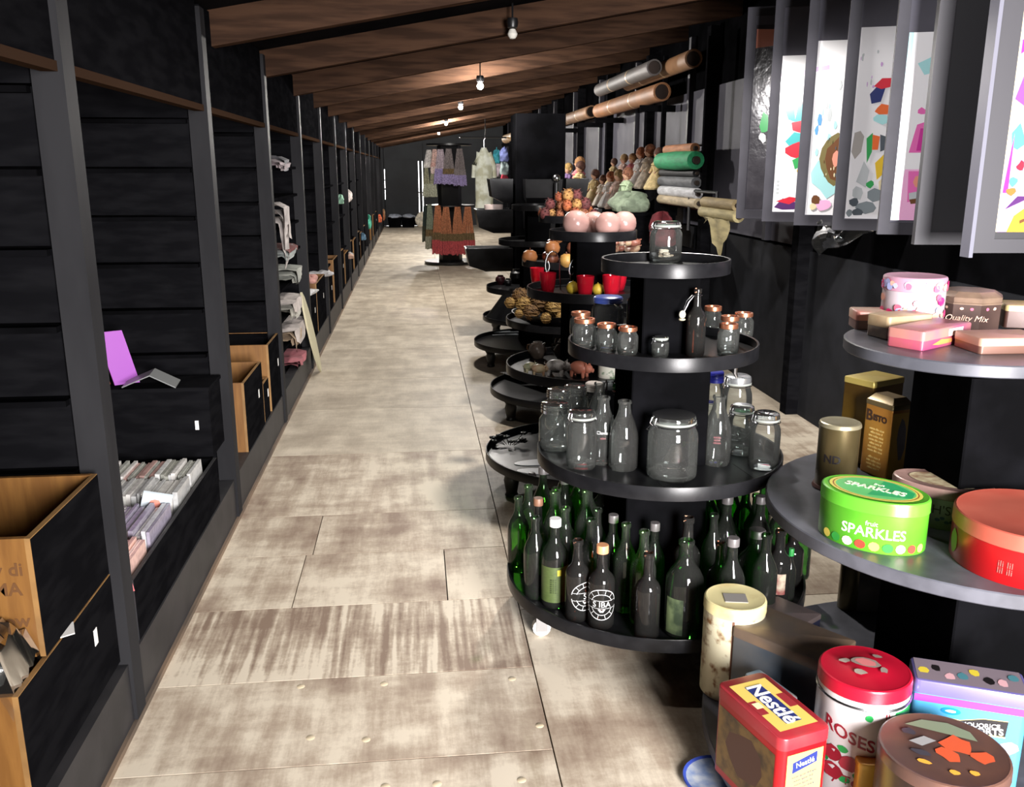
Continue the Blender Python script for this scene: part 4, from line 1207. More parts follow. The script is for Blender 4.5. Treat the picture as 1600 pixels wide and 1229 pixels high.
# ---------------------------------------------------------------- dark tower with hanging bins
FX, FY = 1.17, 8.7
t = thing('bin_tower', 'tall black tower with open-topped bins on its sides', 'display stand', (FX, FY, 0))
tray(t, 0, 0, .2, .53)
b = MB(); b.loft([(ngon(.50, 24), .17), (ngon(.30, 24), .44), (ngon(.27, 24), .50)]); obj('skirt', b, TRAY, t)
for i in range(4):
    a = 3.55 + i * PI / 2
    b = MB(); b.lathe([(0, .155), (.045, .155), (.048, .13), (.034, .1), (.04, .07), (.03, .02), (.034, 0), (0, 0)], 14, (.45 * math.cos(a), .45 * math.sin(a), 0)); obj('leg', b, SLATE, t)
column(t, .23, .5, 2.08)
for z, r0, r1 in ((1.30, .34, .47), (1.02, .44, .60), (.66, .52, .70)):
    for sx_, sy_ in ((-1, 0), (1, 0), (0, -1)):
        bt = MB(); hh = .2; w0, w1 = .12, .17
        if sx_: pb = lambda r, w, zz: [(sx_ * .25, -w, zz), (sx_ * r, -w, zz), (sx_ * r, w, zz), (sx_ * .25, w, zz)]
        else: pb = lambda r, w, zz: [(-w, sy_ * .25, zz), (-w, sy_ * r, zz), (w, sy_ * r, zz), (w, sy_ * .25, zz)]
        vs = pb(r0 * .98, w1 * .82, z - .02) + pb(r1 * .95, w1 * .95, z + .035) + pb(r1, w1, z + hh) + pb(r1 - .015, w1 - .015, z + hh) + pb(r0 * .95 - .01, w0 - .01, z)
        fs = [(3, 2, 1, 0), (16, 17, 18, 19)]
        for q in range(4):
            for k in range(4):
                kk = (k + 1) % 4; fs.append((q * 4 + k, q * 4 + kk, q * 4 + 4 + kk, q * 4 + 4 + k))
        bt.add(vs, fs); obj('bin', bt, TRAY, t, sharp=20)
P = ony(778, 330, FY)
t = thing('white_bowl_ring', 'white rimmed bowl sitting in the middle left bin of the tower', 'bowl', (FX - .42, FY - .02, 1.03))
b = MB(); b.lathe([(0, 0), (.05, 0), (.085, .08), (.09, .23), (.08, .23), (.07, .09), (0, .02)], 18); obj('bowl_body', b, mat('white_pink_glaze', (226, 206, 200), .3), t)
# silver topped bottle beside the tower
t = thing('silver_ornament', 'silver topped dark ornament in front of the tower', 'ornament', (FX + .1, FY - .55, 1.11))
b = MB(); b.lathe([(0, 0), (.05, 0), (.05, .04), (.02, .12), (.018, .36), (0, .36)], 14); obj('ornament_stem', b, SLATE, t)
b = MB(); b.ball((0, 0, .40), .035, 12, 8); obj('silver_top', b, STEEL, t)

# ---------------------------------------------------------------- rack of tassels
TX0, TY0 = .60, 15.6
t = thing('tassel_rack', 'round black two-tier rack hung with tassels in mid aisle', 'rack', (TX0, TY0, 0))
b = MB(); b.lathe([(0, .05), (.45, .05), (.45, .02), (.40, .0), (0, 0)], 32); obj('base', b, SLATE, t)
b = MB(); b.loft([(ngon(.2, 8), .05), (ngon(.2, 8), 1.97)]); obj('drum_column', b, SLATE, t)
b = MB(); b.lathe([(0, 1.99), (.38, 1.99), (.38, 1.96), (0, 1.96)], 24); obj('top_disc', b, SLATE, t)
b = MB(); b.lathe([(0, .99), (.42, .99), (.42, .97), (0, .97)], 24); obj('middle_disc', b, SLATE, t)


def tassel(label, px, yt, yb, wp, Y, ctop, cmid, cbot, group=None):
    P = ony(px, yt, Y); Q = ony(px, yb, Y); L_ = P.z - Q.z; w = wp / 2 * depth(P) / FPX
    t = thing('tassel_necklace', label, 'tassel', P, PS, group)
    q = random.Random(int(px * 13 + yt))
    mt, mm, mbm = [mat('thread_%d_%d_%d' % c, c, .8, c2=tuple(int(v * .7) for v in c), scale=60) for c in (ctop, cmid, cbot)]
    b1_, b2_, b3_ = MB(), MB(), MB()
    for i in range(15):
        u = (i / 14 * 2 - 1); d = q.uniform(-.03, .03)
        x0, x1 = u * w * .36, u * w * .93
        b1_.tube([(x0, d * .4, 0), (x0 + (x1 - x0) * .5, d, -L_ * .32), (x1 * .9, d, -L_ * .62)], .009, 4)
        b2_.tube([(x1 * .9, d, -L_ * .55), (x1, d, -L_ * .74)], .012, 5)
        b3_.tube([(x1, d, -L_ * .70), (x1 * 1.06 + q.uniform(-.01, .01), d, -L_ * q.uniform(.96, 1.0))], .014, 5)
    for nm, bb_, m_ in (('cord_strands', b1_, mt), ('bead_band', b2_, mm), ('fringe', b3_, mbm)):
        o = obj(nm, bb_, m_, t); o['kind'] = 'stuff'


PUR = (172, 158, 206); ORG = (206, 136, 98); RED = (206, 88, 92); OLV = (128, 106, 72); CRM = (190, 192, 170); GRYT = (150, 140, 140)
for px, yt, yb, wp, dy, a, m_, c, lab in ((688, 233, 288, 20, -.30, (206, 190, 200), PUR, PUR, 'purple tassel at the left of the upper tier'), (701, 232, 289, 20, -.36, GRYT, OLV, PUR, 'purple tassel in the middle of the upper tier'),
                                          (718, 232, 291, 19, -.33, GRYT, GRYT, PUR, 'purple tassel at the right of the upper tier'), (679, 233, 272, 13, -.28, (236, 200, 190), (226, 180, 170), (236, 214, 206), 'pinkish white tassel by the purple ones'),
                                          (670, 234, 262, 14, -.2, (230, 226, 222), (220, 216, 214), (236, 232, 226), 'white looped tassel at the upper left'),
                                          (666, 262, 308, 10, -.22, (170, 168, 140), CRM, CRM, 'cream tassel at the left of the upper tier'), (676, 262, 308, 10, -.27, (170, 168, 140), CRM, CRM, 'cream tassel next to the left cream one'),
                                          (671, 319, 390, 14, -.26, (150, 160, 140), OLV, (170, 168, 146), 'sage green tassel at the left of the lower tier'), (684, 321, 397, 20, -.38, ORG, OLV, RED, 'orange and red tassel at the left of the lower tier'),
                                          (697, 323, 399, 20, -.42, ORG, OLV, RED, 'orange and red tassel second from the left of the lower tier'), (715, 323, 399, 20, -.42, ORG, OLV, RED, 'orange and red tassel right of the gap in the lower tier'),
                                          (731, 323, 397, 22, -.38, ORG, OLV, RED, 'orange and red tassel at the right of the lower tier'), (664, 322, 378, 10, -.1, (56, 70, 66), (70, 70, 56), (90, 92, 76), 'dark green tassel at the far left of the lower tier')):
    tassel(lab, px, yt, yb, wp, TY0 + dy, a, m_, c)

# ---------------------------------------------------------------- right wall: dolls, fabric rolls, rafters' rolls
t = thing('doll_shelf', 'long dark shelf against the right wall carrying the dolls', 'shelf', (2.22, 10.6, 0))
b = MB(); b.box(-.3, .2, -2.35, 2.6, 1.17, 1.2); obj('shelf_board', b, BLACK, t)
b = MB(); b.box(-.02, .2, -2.35, .3, 1.2, 1.40); obj('riser', b, BLACK, t)
b = MB(); b.box(-.27, .2, -2.3, -2.22, 0, 1.17); obj('leg_panel', b, BLACK, t)
b = MB(); b.box(-.27, .2, 2.4, 2.5, 0, 1.17); obj('leg_panel', b, BLACK, t)


def doll(label, loc, h, dress, hair, skin=(214, 168, 140), rz=0):
    t = thing('porcelain_doll', label, 'doll', loc, rz)
    md = mat('dress_%d_%d_%d' % dress, dress, .8, c2=tuple(min(255, int(v * 1.15) + 8) for v in dress), scale=30, bump=.2); ms = mat('doll_skin_%d' % skin[0], skin, .5); mh = mat('hair_%d_%d_%d' % hair, hair, .8, c2=tuple(int(v * .7) for v in hair), scale=60)
    b = MB(); n = 20
    secs = []
    for zz, rr in ((0, .30), (.04, .32), (.25, .22), (.42, .12), (.5, .13), (.62, .13), (.68, .07)):
        secs.append(([((rr * h * (1 + (.10 * math.cos(5 * 2 * PI * i / n) if zz < .3 else 0))) * math.cos(2 * PI * i / n), rr * h * .85 * (1 + (.1 * math.sin(5 * 2 * PI * i / n) if zz < .3 else 0)) * math.sin(2 * PI * i / n)) for i in range(n)], zz * h))
    b.loft(secs); b.lathe([(.15 * h, .60 * h), (.17 * h, .57 * h), (.14 * h, .55 * h)], 12); obj('dress', b, md, t)
    b = MB(); b.ball((0, 0, .80 * h), .105 * h, 14, 10, sc=(.92, .95, 1.12)); b.tube([(0, 0, .66 * h), (0, 0, .74 * h)], .04 * h, 8); b.ball((-.1 * h, 0, .795 * h), .018 * h, 6, 5); obj('head', b, ms, t)
    b = MB(); b.ball((.025 * h, 0, .84 * h), .125 * h, 14, 10, sc=(1, 1.08, 1.05))
    for k in range(6): b.ball((.05 * h + .02 * h * math.cos(k), .11 * h * math.cos(k * 1.05), (.80 - .03 * (k % 3)) * h), .045 * h, 7, 5)
    obj('hair', b, mh, t)
    for sy in (-1, 1):
        b = MB(); b.tube([(0, sy * .11 * h, .62 * h), (-.06 * h, sy * .19 * h, .5 * h), (-.13 * h, sy * .15 * h, .40 * h)], [.05 * h, .04 * h, .022 * h], 8); obj('arm', b, md, t)
        b = MB(); b.ball((-.14 * h, sy * .145 * h, .39 * h), .024 * h, 7, 5); obj('hand', b, ms, t)


DR = [((206, 190, 170), (150, 92, 60), 'cream dress, auburn hair'), ((222, 206, 190), (120, 80, 56), 'ivory dress, brown hair'), ((206, 120, 126), (176, 128, 80), 'rose dress, fair hair'), ((226, 190, 176), (196, 160, 110), 'blush dress, blond hair'),
      ((166, 184, 150), (150, 96, 70), 'sage dress, auburn hair'), ((190, 168, 120), (96, 60, 46), 'straw dress, dark hair'), ((120, 96, 140), (196, 160, 96), 'violet dress, blond hair'), ((236, 226, 216), (186, 110, 70), 'white dress, ginger hair')]
dl = [(2.02, 8.62, 1.2, .42, 4, 'nearest on the front row'), (2.02, 9.0, 1.2, .40, 3, 'second on the front row'), (2.02, 9.38, 1.2, .38, 7, 'third on the front row'), (2.02, 9.76, 1.2, .34, 1, 'fourth on the front row'), (2.02, 10.2, 1.2, .40, 5, 'fifth on the front row'),
      (2.30, 8.55, 1.4, .40, 5, 'nearest on the back riser'), (2.30, 8.9, 1.4, .44, 0, 'second on the back riser'), (2.30, 9.25, 1.4, .42, 7, 'third on the back riser'), (2.30, 9.6, 1.4, .36, 2, 'fourth on the back riser'), (2.30, 10.0, 1.4, .36, 3, 'fifth on the back riser'), (2.30, 10.5, 1.4, .32, 5, 'last on the back riser'),
      (2.05, 11.3, 1.2, .5, 5, 'first of the far group, beside the post'), (2.12, 11.75, 1.2, .56, 2, 'tallest of the far group'), (2.05, 12.2, 1.2, .48, 6, 'third of the far group'), (2.05, 12.75, 1.2, .42, 0, 'last of the far group')]
for i, (x, y, z, h, k, w) in enumerate(dl):
    doll('doll in %s, %s' % (DR[k][2], w), (x, y, z), h, DR[k][0], DR[k][1], rz=R.uniform(0, .5))
cloth('green_shawl', 'pale green knitted shawl spilling off the near end of the doll shelf', 'shawl', (2.0, 8.35, 1.203), .16, .2, .16, (156, 172, 146), 301)
b = MB(); b.tube([(1.9, 8.2, 1.19), (1.98, 8.5, 1.28), (2.1, 8.9, 1.33)], .014, 8); tag(obj('wooden_stick', b, RAWL), 'wooden stick lying slanted before the dolls', 'stick')

t = thing('fabric_rack', 'dark steel rack of fabric rolls on the right wall', 'rack', (2.34, 7.9, 0))
for yy in (-.62, .66):
    b = MB(); b.box(-.02, .02, yy - .02, yy + .02, 1.22, 2.6); obj('upright', b, BLACK, t)
for zz in (1.27, 1.34, 1.42, 1.50, 1.575, 1.66, 1.78):
    b = MB(); b.tube([(0, -.62, zz), (0, .66, zz)], .012, 6); obj('rail', b, SLATE, t)


def roll(label, px0, px1, py, rp, c, X, rough=.75, sag=0):
    A, B = onx(px1, py, X), onx(px0, py, X)
    z = (A.z + B.z) / 2; r = rp * depth((A + B) / 2) / FPX
    t = thing('fabric_roll', label, 'fabric roll', (X, A.y, z))
    L_ = B.y - A.y
    m = mat('fabric_%d_%d_%d' % c, c, rough, c2=tuple(int(v * .85) for v in c), scale=6, stretch=(6, 1, 6), bump=.1)
    b = MB(); n = 18; vs = []; fs = []
    for yy, q in ((0, .45), (0, 1), (L_ * .5, 1 + sag), (L_, 1), (L_, .45)):
        for k in range(n):
            a = 2 * PI * k / n; vs.append((r * q * math.cos(a), yy, r * q * math.sin(a)))
    for i in range(4):
        for k in range(n): fs.append((i * n + k, i * n + (k + 1) % n, (i + 1) * n + (k + 1) % n, (i + 1) * n + k))
    b.add(vs, fs); obj('cloth_wrap', b, m, t)
    b = MB(); b.tube([(0, -.03, 0), (0, L_ + .03, 0)], r * .44, 12); obj('core_tube', b, mat('core_dark', (52, 40, 34), .8), t)
    return t


roll('orange brown roll at the top of the fabric rack', 1042, 1086, 233, 7.5, (190, 128, 86), 2.28)
roll('bulky green roll below the orange one', 1033, 1087, 251, 13, (40, 160, 104), 2.26, sag=.12)
roll('black roll beneath the green one', 1034, 1088, 270, 5.5, (34, 34, 38), 2.30)
roll('grey roll beneath the black one', 1034, 1088, 284, 8, (112, 114, 118), 2.28)
roll('white roll near the bottom of the fabric rack', 1034, 1090, 300, 8, (226, 226, 230), 2.26)
roll('cream roll at the bottom of the fabric rack', 1032, 1092, 314, 7.5, (206, 188, 156), 2.26)
roll('tan roll lying nearer than the rack, upper of two', 1101, 1152, 318, 8.5, (172, 152, 112), 2.2)
t = roll('straw coloured roll under the tan one with a ragged hanging end', 1098, 1154, 334, 9, (186, 172, 126), 2.2)
b = MB(); L_ = .9
vs = []; fs = []
for i in range(10):
    for j in range(5): vs.append((-.03 + .012 * math.sin(i * 1.3 + j), .1 + .55 * i / 9, -.03 - (.16 + .14 * math.sin(i * .6) * (i > 1)) * j / 4 * (1 if i % 2 else .8)))
for i in range(9):
    for j in range(4): fs.append((i * 5 + j, (i + 1) * 5 + j, (i + 1) * 5 + j + 1, i * 5 + j + 1))
b.add(vs, fs); obj('hanging_end', b, mat('fabric_186_172_126'), t)
b = MB(); b.tube([(2.24, 6.62, 1.10), (2.24, 6.62, 1.42), (2.24, 7.3, 1.42), (2.24, 7.3, 1.10)], .014, 6)
tag(obj('roll_bracket', b, SLATE), 'dark bracket carrying the two straw coloured rolls', 'bracket')
cloth('red_bag', 'dark red cloth bag on the floor line behind the topmost jar', 'bag', (2.2, 7.95, .92), .1, .15, .26, (120, 40, 48), 303)
t = thing('black_bench', 'black bench below the fabric rack carrying the red bag', 'bench', (2.2, 7.6, 0))
b = MB(); b.box(-.2, .2, -.55, .55, .86, .917); obj('bench_top', b, BLACK, t)
for yy in (-.5, .45):
    b = MB(); b.box(-.18, .18, yy, yy + .05, 0, .86); obj('leg_panel', b, BLACK, t)
# rolls up in the rafters
def tube_roll(label, X, y0, y1, z, r, c):
    t = thing('cardboard_roll', label, 'cardboard roll', (X, y0, z))
    b = MB(); n = 18; vs = []; fs = []
    for yy, q in ((.05, .8), (0, .8), (0, 1), (y1 - y0, 1), (y1 - y0, .8), (y1 - y0 - .05, .8)):
        for k in range(n): a = 2 * PI * k / n; vs.append((r * q * math.cos(a), yy, r * q * math.sin(a)))
    for i in range(5):
        for k in range(n): fs.append((i * n + k, i * n + (k + 1) % n, (i + 1) * n + (k + 1) % n, (i + 1) * n + k))
    b.add(vs, fs); obj('paper_wrap', b, mat('kraft_%d' % c[0], c, .6, c2=tuple(int(v * .88) for v in c), scale=5), t)
    b = MB(); b.tube([(0, .02, 0), (0, y1 - y0 - .02, 0)], r * .8, 12); obj('roll_core', b, mat('core_dark'), t)
    for f_ in (.35, .7):
        b = MB(); b.lathe([(r * 1.012, -.02), (r * 1.012, .02)], 18); o = obj('tape_band', b, mat('pale_tape', (206, 180, 140), .3), t); o.rotation_euler = (PI / 2, 0, 0); o.location = (0, (y1 - y0) * f_, 0)


tube_roll('long brown paper roll slung under the rafters, nearest and lowest', 2.3, 8.5, 11.4, 2.28, .085, (156, 106, 66))
tube_roll('brown paper roll above and beyond the long one', 2.31, 7.6, 9.9, 2.47, .075, (150, 110, 76))
tube_roll('grey plastic-wrapped roll on top of the brown rolls', 2.14, 8.2, 10.6, 2.46, .07, (92, 86, 84))
tube_roll('far brown roll slung farther down the right side', 2.3, 11.9, 14.2, 2.3, .08, (140, 104, 74))
tube_roll('farthest tan roll slung near the coloured bags', 2.0, 17.5, 20.0, 2.2, .09, (176, 140, 96))
for x0, y0 in ((2.3, 8.8), (2.3, 11.0), (2.3, 12.2), (2.3, 14.0), (2.0, 18), (2.0, 19.6)):
    b = MB(); b.box(x0 - .13, 2.53, y0 - .02, y0 + .02, 2.12 if x0 > 2.1 else 2.04, 2.18 if x0 > 2.1 else 2.1); obj('roll_bearer', b, BLACK, wall_r)
# coloured bags and pale garments far down the right side
for i, (px, py, wp, hp, c, lab) in enumerate(((776, 246, 10, 18, (60, 160, 176), 'turquoise cloth bag hanging far down the right wall'), (788, 243, 10, 18, (110, 120, 176), 'blue violet cloth bag right of the turquoise bag'),
                                              (776, 266, 10, 20, (196, 180, 190), 'pale pink cloth bag under the turquoise one'), (788, 264, 10, 18, (160, 176, 176), 'grey green cloth bag under the blue violet one'),
                                              (788, 280, 10, 14, (206, 66, 86), 'bright red cloth bag, lowest of the hanging bags'))):
    P = onx(px, py, 2.15); s_ = depth(P) / FPX
    t = thing('cloth_bag', lab, 'bag', (2.15, P.y, P.z - hp / 2 * s_))
    cl = cloth('bag_body', None, None, (0, 0, 0), .1, wp * .5 * s_ * 1.4, hp * s_, c, 320 + i); cl.parent = t
    b = MB(); b.tube([(0, -.07, hp * s_), (0, 0, hp * s_ + .1), (0, .07, hp * s_)], .012, 5); obj('strap', b, mat('strap_%d' % c[0], c, .8), t)
P = ony(757, 330, 19)
t = thing('pale_garment', 'pale long garment hanging beyond the tower bins', 'garment', (P.x, 19, .7))
b = MB(); n = 14
secs = [([((.16 * w * (1 + .15 * math.cos(4 * a + q * 3))) * math.cos(a), (.08 * w * (1 + .1 * math.sin(3 * a))) * math.sin(a)) for a in [2 * PI * i / n for i in range(n)]], zz) for zz, w, q in ((0, 1.1, 0), (.3, 1.2, 1), (.6, 1.0, 2), (.9, 1.1, .5), (1.15, .8, 1), (1.3, .3, 0))]
b.loft(secs); obj('garment_body', b, mat('pale_linen', (186, 190, 180), .8, c2=(150, 150, 130), scale=6, bump=.2), t)
for sx_ in (-1, 1):
    b = MB(); b.tube([(sx_ * .1, 0, 1.2), (sx_ * .2, 0, .95), (sx_ * .22, 0, .7)], [.06, .05, .045], 8); obj('sleeve', b, mat('pale_linen'), t)
b = MB(); b.tube([(0, 0, 1.28), (0, 0, 1.45), (.03, 0, 1.5)], .01, 5); obj('hanger_hook', b, STEEL, t)
b = MB(); b.tube([(P.x - .5, 19, 2.2), (P.x + .6, 19, 2.2)], .015, 8); b.tube([(P.x + .03, 19, 2.2), (P.x + .03, 19, zb(P.x) + .15)], .008, 6)
tag(obj('garment_rail', b, SLATE), 'dark rail hung from the ceiling above the pale garment', 'rail')

# ================================================================ THE TIN STAND
TT, TM, TB = (1.60, 2.45, 1.10, .33), (1.60, 2.29, .645, .588), (1.57, 2.0, .09, .81)
t = thing('tin_display_stand', 'round black tiered stand loaded with old tins, nearest on the right', 'display stand', (1.57, 2.2, 0))
for (x, y, z, r), th in ((TT, .035), (TM, .038), (TB, .04)):
    b = MB(); b.lathe([(0, z), (r - .003, z), (r, z - .003), (r, z - th + .003), (r - .003, z - th), (0, z - th)], 72, (x - 1.57, y - 2.2, 0))
    obj('round_shelf', b, TRAYTOP, t)
column(t, .14, .645 - .038, 1.10 - .035, .01, .08)
column(t, .19, .09, .645 - .038, .01, .0)
for i in range(4):
    a = .6 + i * PI / 2
    b = MB(); b.lathe([(0, .05), (.045, .05), (.045, .03), (.03, 0), (0, 0)], 12, (.7 * math.cos(a), -.2 + .7 * math.sin(a), 0)); obj('foot', b, SLATE, t)


def tin_round(label, x, y, z, r, h, body, lid, lid_h=.03, rz=0, sx=1, sy=1, dome=.0, overlap=.0015, group=None, seam=None):
    t = thing('round_tin' if sx == sy else 'oval_tin', label, 'tin', (x, y, z), rz, group)
    b = MB(); hb = h - lid_h
    b.lathe([(0, .003), (r - .004, .003), (r - .002, 0), (r, .003), (r, hb + .004), (0, hb + .004)], 44, sx=sx, sy=sy); obj('body', b, body, t)
    b = MB(); R_ = r + overlap
    b.lathe([(R_ - .001, hb), (R_ + .0006, hb + .0015), (R_ + .0006, hb + .003), (R_, hb + .0045), (R_, h - .007), (R_ - .002, h - .002), (R_ - .006, h), (R_ - .010, h - .001), (R_ * .5, h - .0012 + dome * .8), (0, h - .001 + dome)], 44, sx=sx, sy=sy); obj('lid', b, lid, t)
    return t


def boxframe(N, A, B, ztop, la=None, lb=None):
    p, a, b = onz(*N, ztop), onz(*A, ztop), onz(*B, ztop)
    ex = (b - p).normalized(); lx = lb or (b - p).length; ly = la or (a - p).length
    ey = Vector((-ex.y, ex.x, 0))
    c = p + ex * lx / 2 + ey * ly / 2
    return c.x, c.y, math.atan2(ex.y, ex.x), lx / 2, ly / 2


def tin_box(label, fr, z0, z1, body, lid, lid_h=.03, cr=.012, group=None, name='tin_box', slope=0):
    x, y, rz, hx, hy = fr; h = z1 - z0
    t = thing(name, label, 'tin', (x, y, z0), rz, group)
    b = MB(); hb = h - lid_h
    b.loft([(rrect(hx, hy, cr, inset=.002), 0), (rrect(hx, hy, cr), .002), (rrect(hx, hy, cr), hb + .003)]); obj('body', b, body, t)
    b = MB(); e = .0015
    secs = [(rrect(hx + e, hy + e, cr + e), hb), (rrect(hx + e, hy + e, cr + e), h - .005 - slope), (rrect(hx + e, hy + e, cr + e, inset=.0015), h - .0015 - slope), (rrect(hx + e, hy + e, cr + e, inset=.005), h - slope)]
    if slope: secs += [(rrect(hx + e, hy + e, cr + e, inset=min(hx, hy) * .45), h), ]
    b.loft(secs); obj('lid', b, lid, t)
    return t, hx, hy, h


CREAM_R = mat('rusty_cream_tin', (206, 200, 172), .4, .2, c2=(122, 86, 50), scale=30, lo=.53, hi=.68, detail=6)
CREAM_L = mat('cream_tin_lid', (226, 214, 160), .35, .25, c2=(190, 166, 110), scale=9, lo=.5, hi=.7)
RUSTS = mat('rust_seam', (98, 62, 44), .7)
REDT = mat('red_tin', (160, 20, 28), .3, .2)
REDL = mat('red_tin_faded', (168, 42, 52), .34, .2, c2=(160, 60, 64), scale=8)
YEL = mat('cream_yellow_print', (222, 194, 100), .4)
NAVY = mat('navy_print', (38, 48, 110), .4)
GOLD = mat('gold_tin', (186, 148, 66), .35, .55, c2=(160, 118, 44), scale=6)
BRASS = mat('brass_tin', (150, 136, 98), .3, .7, c2=(96, 84, 56), scale=5, stretch=(1, 1, .3))

# --- lowest shelf
P = onz(1138, 1100, TB[2]); x, y, r, h = drum(1138, 1100, TB[2], 92, 958)
h += .012
t = tin_round('tall cream tin speckled with rust, beside the fat green bottles', x, y, TB[2], r, h, CREAM_R, CREAM_L, .035)
f = facing((x, y))
b = MB(); b.lathe([(r + .0012, .003), (r + .0012, h - .037)], 2, a0=f - .035, a1=f + .035); obj('rust_seam', b, RUSTS, t)
b = MB(); b.obox((0, -.01, h - .0004), (.032, .006, 0), (-.005, .026, 0), (0, 0, .0012)); o = obj('grey_sticker', b, mat('grey_sticker', (130, 126, 122), .5), t); o.rotation_euler = (0, 0, f + PI / 2)
fr = boxframe((1222, 1157), (1140, 1062), (1300, 1135), .335)
t, hx, hy, h = tin_box('red and yellow sweets tin reading Nestlé on lid and end', fr, TB[2], .335, REDT, REDL, .032, .02)
zt = h + .0003
patches(t, (-hx * .76, -hy * .78, zt), (hx * 1.52, 0, 0), (0, hy * 1.56, 0), [(YEL, [(0, 0), (1, 0), (1, 1), (0, 1)]), (REDL, [(-.02, .34), (.2, .34), (.2, .62), (-.02, .62)]), (REDL, [(.8, .36), (1.02, .36), (1.02, .64), (.8, .64)]),
        (mat('pale_cream_print', (236, 222, 176), .4), [(.05, .46), (.24, .46), (.24, .58), (.05, .58)]), (NAVY, [(.3, .1), (.72, .1), (.72, .9), (.3, .9)])])
flat_text('Nestlé', .062, (0, 0, zt + .0016), (0, -1, 0), (1, 0, 0), WHITE, t, bold=.001)
patches(t, (-hx * .72, -hy, .0), (hx * 1.44, 0, 0), (0, 0, h - .04), [(YEL, [(0, .0), (1, 0), (1, .97), (0, .97)]), (NAVY, [(.16, .72), (.84, .80), (.84, .94), (.16, .86)])], 'printed_label')
flat_text('Nestlé', .020, (.0, -hy - .0016, (h - .04) * .83), (1, 0, .12), (-.12, 0, 1), WHITE, t)
for i in range(9):
    if i == 4: continue
    flat_text('lorem ipsun doli amit'[: 20 - (i * 3) % 7].replace('lorem', 'minim'), .0085, (0, -hy - .0012, (h - .04) * (.68 - .055 * i)), (1, 0, .1), (-.1, 0, 1), NAVY, t, name='small_print')
patches(t, (-hx, hy * .86, .02), (0, -hy * 1.72, 0), (0, 0, h - .07), [(mat('dull_gold_print', (110, 84, 44), .5, c2=(60, 44, 28), scale=20), [(0, 0), (1, 0), (1, 1), (0, 1)]), (mat('dull_brown_print', (74, 44, 34), .5), blob(.5, .5, .3, .35, 10, .2, 5))], 'printed_side')
# tea canister
z1 = .42; c = onz(1352, 1042, z1); r = 137 / 2 * depth(c) / FPX; h = z1 - TB[2]
WT = mat('white_tin', (196, 190, 190), .4, .05)
t = tin_round('white tea canister with red roses and a red domed lid', c.x, c.y, TB[2], r, h, WT, mat('crimson_lid', (168, 18, 42), .28, .15), .035, dome=.012)
f = facing((c.x, c.y)); GRN = mat('leaf_green_print', (26, 130, 62), .4); DRED = mat('deep_red_print', (132, 26, 40), .45); SILV = mat('silver_print', (176, 160, 150), .35, .5)
b = MB(); b.lathe([(r * .96, h - .05), (r * .96, h - .036)], 40); b.lathe([(r + .002, h - .055), (r + .004, h - .052), (r + .002, h - .048)], 44); obj('neck_ring', b, STEEL, t)
def strip(t, r, a0, a1, z0, z1, m, name='printed_band'):
    b = MB(); b.lathe([(r + .0008, z0), (r + .0008, z1)], 10, a0=a0, a1=a1); return obj(name, b, m, t)
strip(t, r, f + .78, f + 1.6, .004, h - .06, GRN); strip(t, r, f + .55, f + .58, .004, h - .06, DRED); strip(t, r, f + .62, f + .64, .004, h - .06, DRED); strip(t, r, f + .70, f + .78, .004, h - .06, mat('pale_green_print', (190, 214, 196), .4))
round_text('ROSES', .044, r, f - .20, h * .60, DRED, t, tilt=-.3, bold=.0006); round_text('y Tea', .034, r, f - .12, h * .24, DRED, t, tilt=-.05)


def bent_blob(t, r, az, z, ru, rv, m, seed, name='printed_rose', off=.0012):
    b = MB(); pts = blob(0, 0, ru, rv, 11, .14, seed)
    b.add([((r + off) * math.cos(az + u / r), (r + off) * math.sin(az + u / r), z + v) for u, v in pts], [tuple(range(len(pts)))]); return obj(name, b, m, t)


for i, (u, v, s_) in enumerate(((-.055, .0, .022), (-.015, -.012, .022), (-.05, -.045, .024))):
    bent_blob(t, r, f + u / r, h * .42 + v, s_, s_ * .95, DRED, 20 + i, off=.0016)
for i, (u, v) in enumerate(((-.03, .022), (-.075, -.02), (.01, -.04), (-.02, -.058), (.012, .004))):
    bent_blob(t, r, f + u / r, h * .42 + v, .013, .009, GRN, 30 + i, 'printed_leaf', .0012)
bent_blob(t, r, f + .2, h * .78, .009, .009, GRN, 41, 'printed_leaf')
wp = patches(t, (-r * .6, -r * .6, h), (r * 1.2, 0, 0), (0, r * 1.2, 0), [(SILV, blob(.5, .5, .26, .17, 14, .08, 2)), (mat('faded_rose_lid', (190, 110, 110), .4), blob(.5, .5, .2, .12, 10, .2, 4)), (SILV, blob(.13, .42, .09, .08, 9, .3, 5)), (SILV, blob(.42, .12, .12, .08, 9, .3, 6)), (SILV, blob(.82, .35, .08, .1, 9, .3, 7)), (SILV, blob(.7, .82, .1, .07, 9, .3, 8))], 'worn_print', .0008)
for v in wp.data.vertices:          # lies on the dome of the lid
    q = math.hypot(v.co.x, v.co.y) / r
    v.co.z += .0022 + (.012 * (1 - .4 * q) if q < .5 else .0096 * (.93 - q) / .43)
wp.rotation_euler = (0, 0, f + PI / 2)
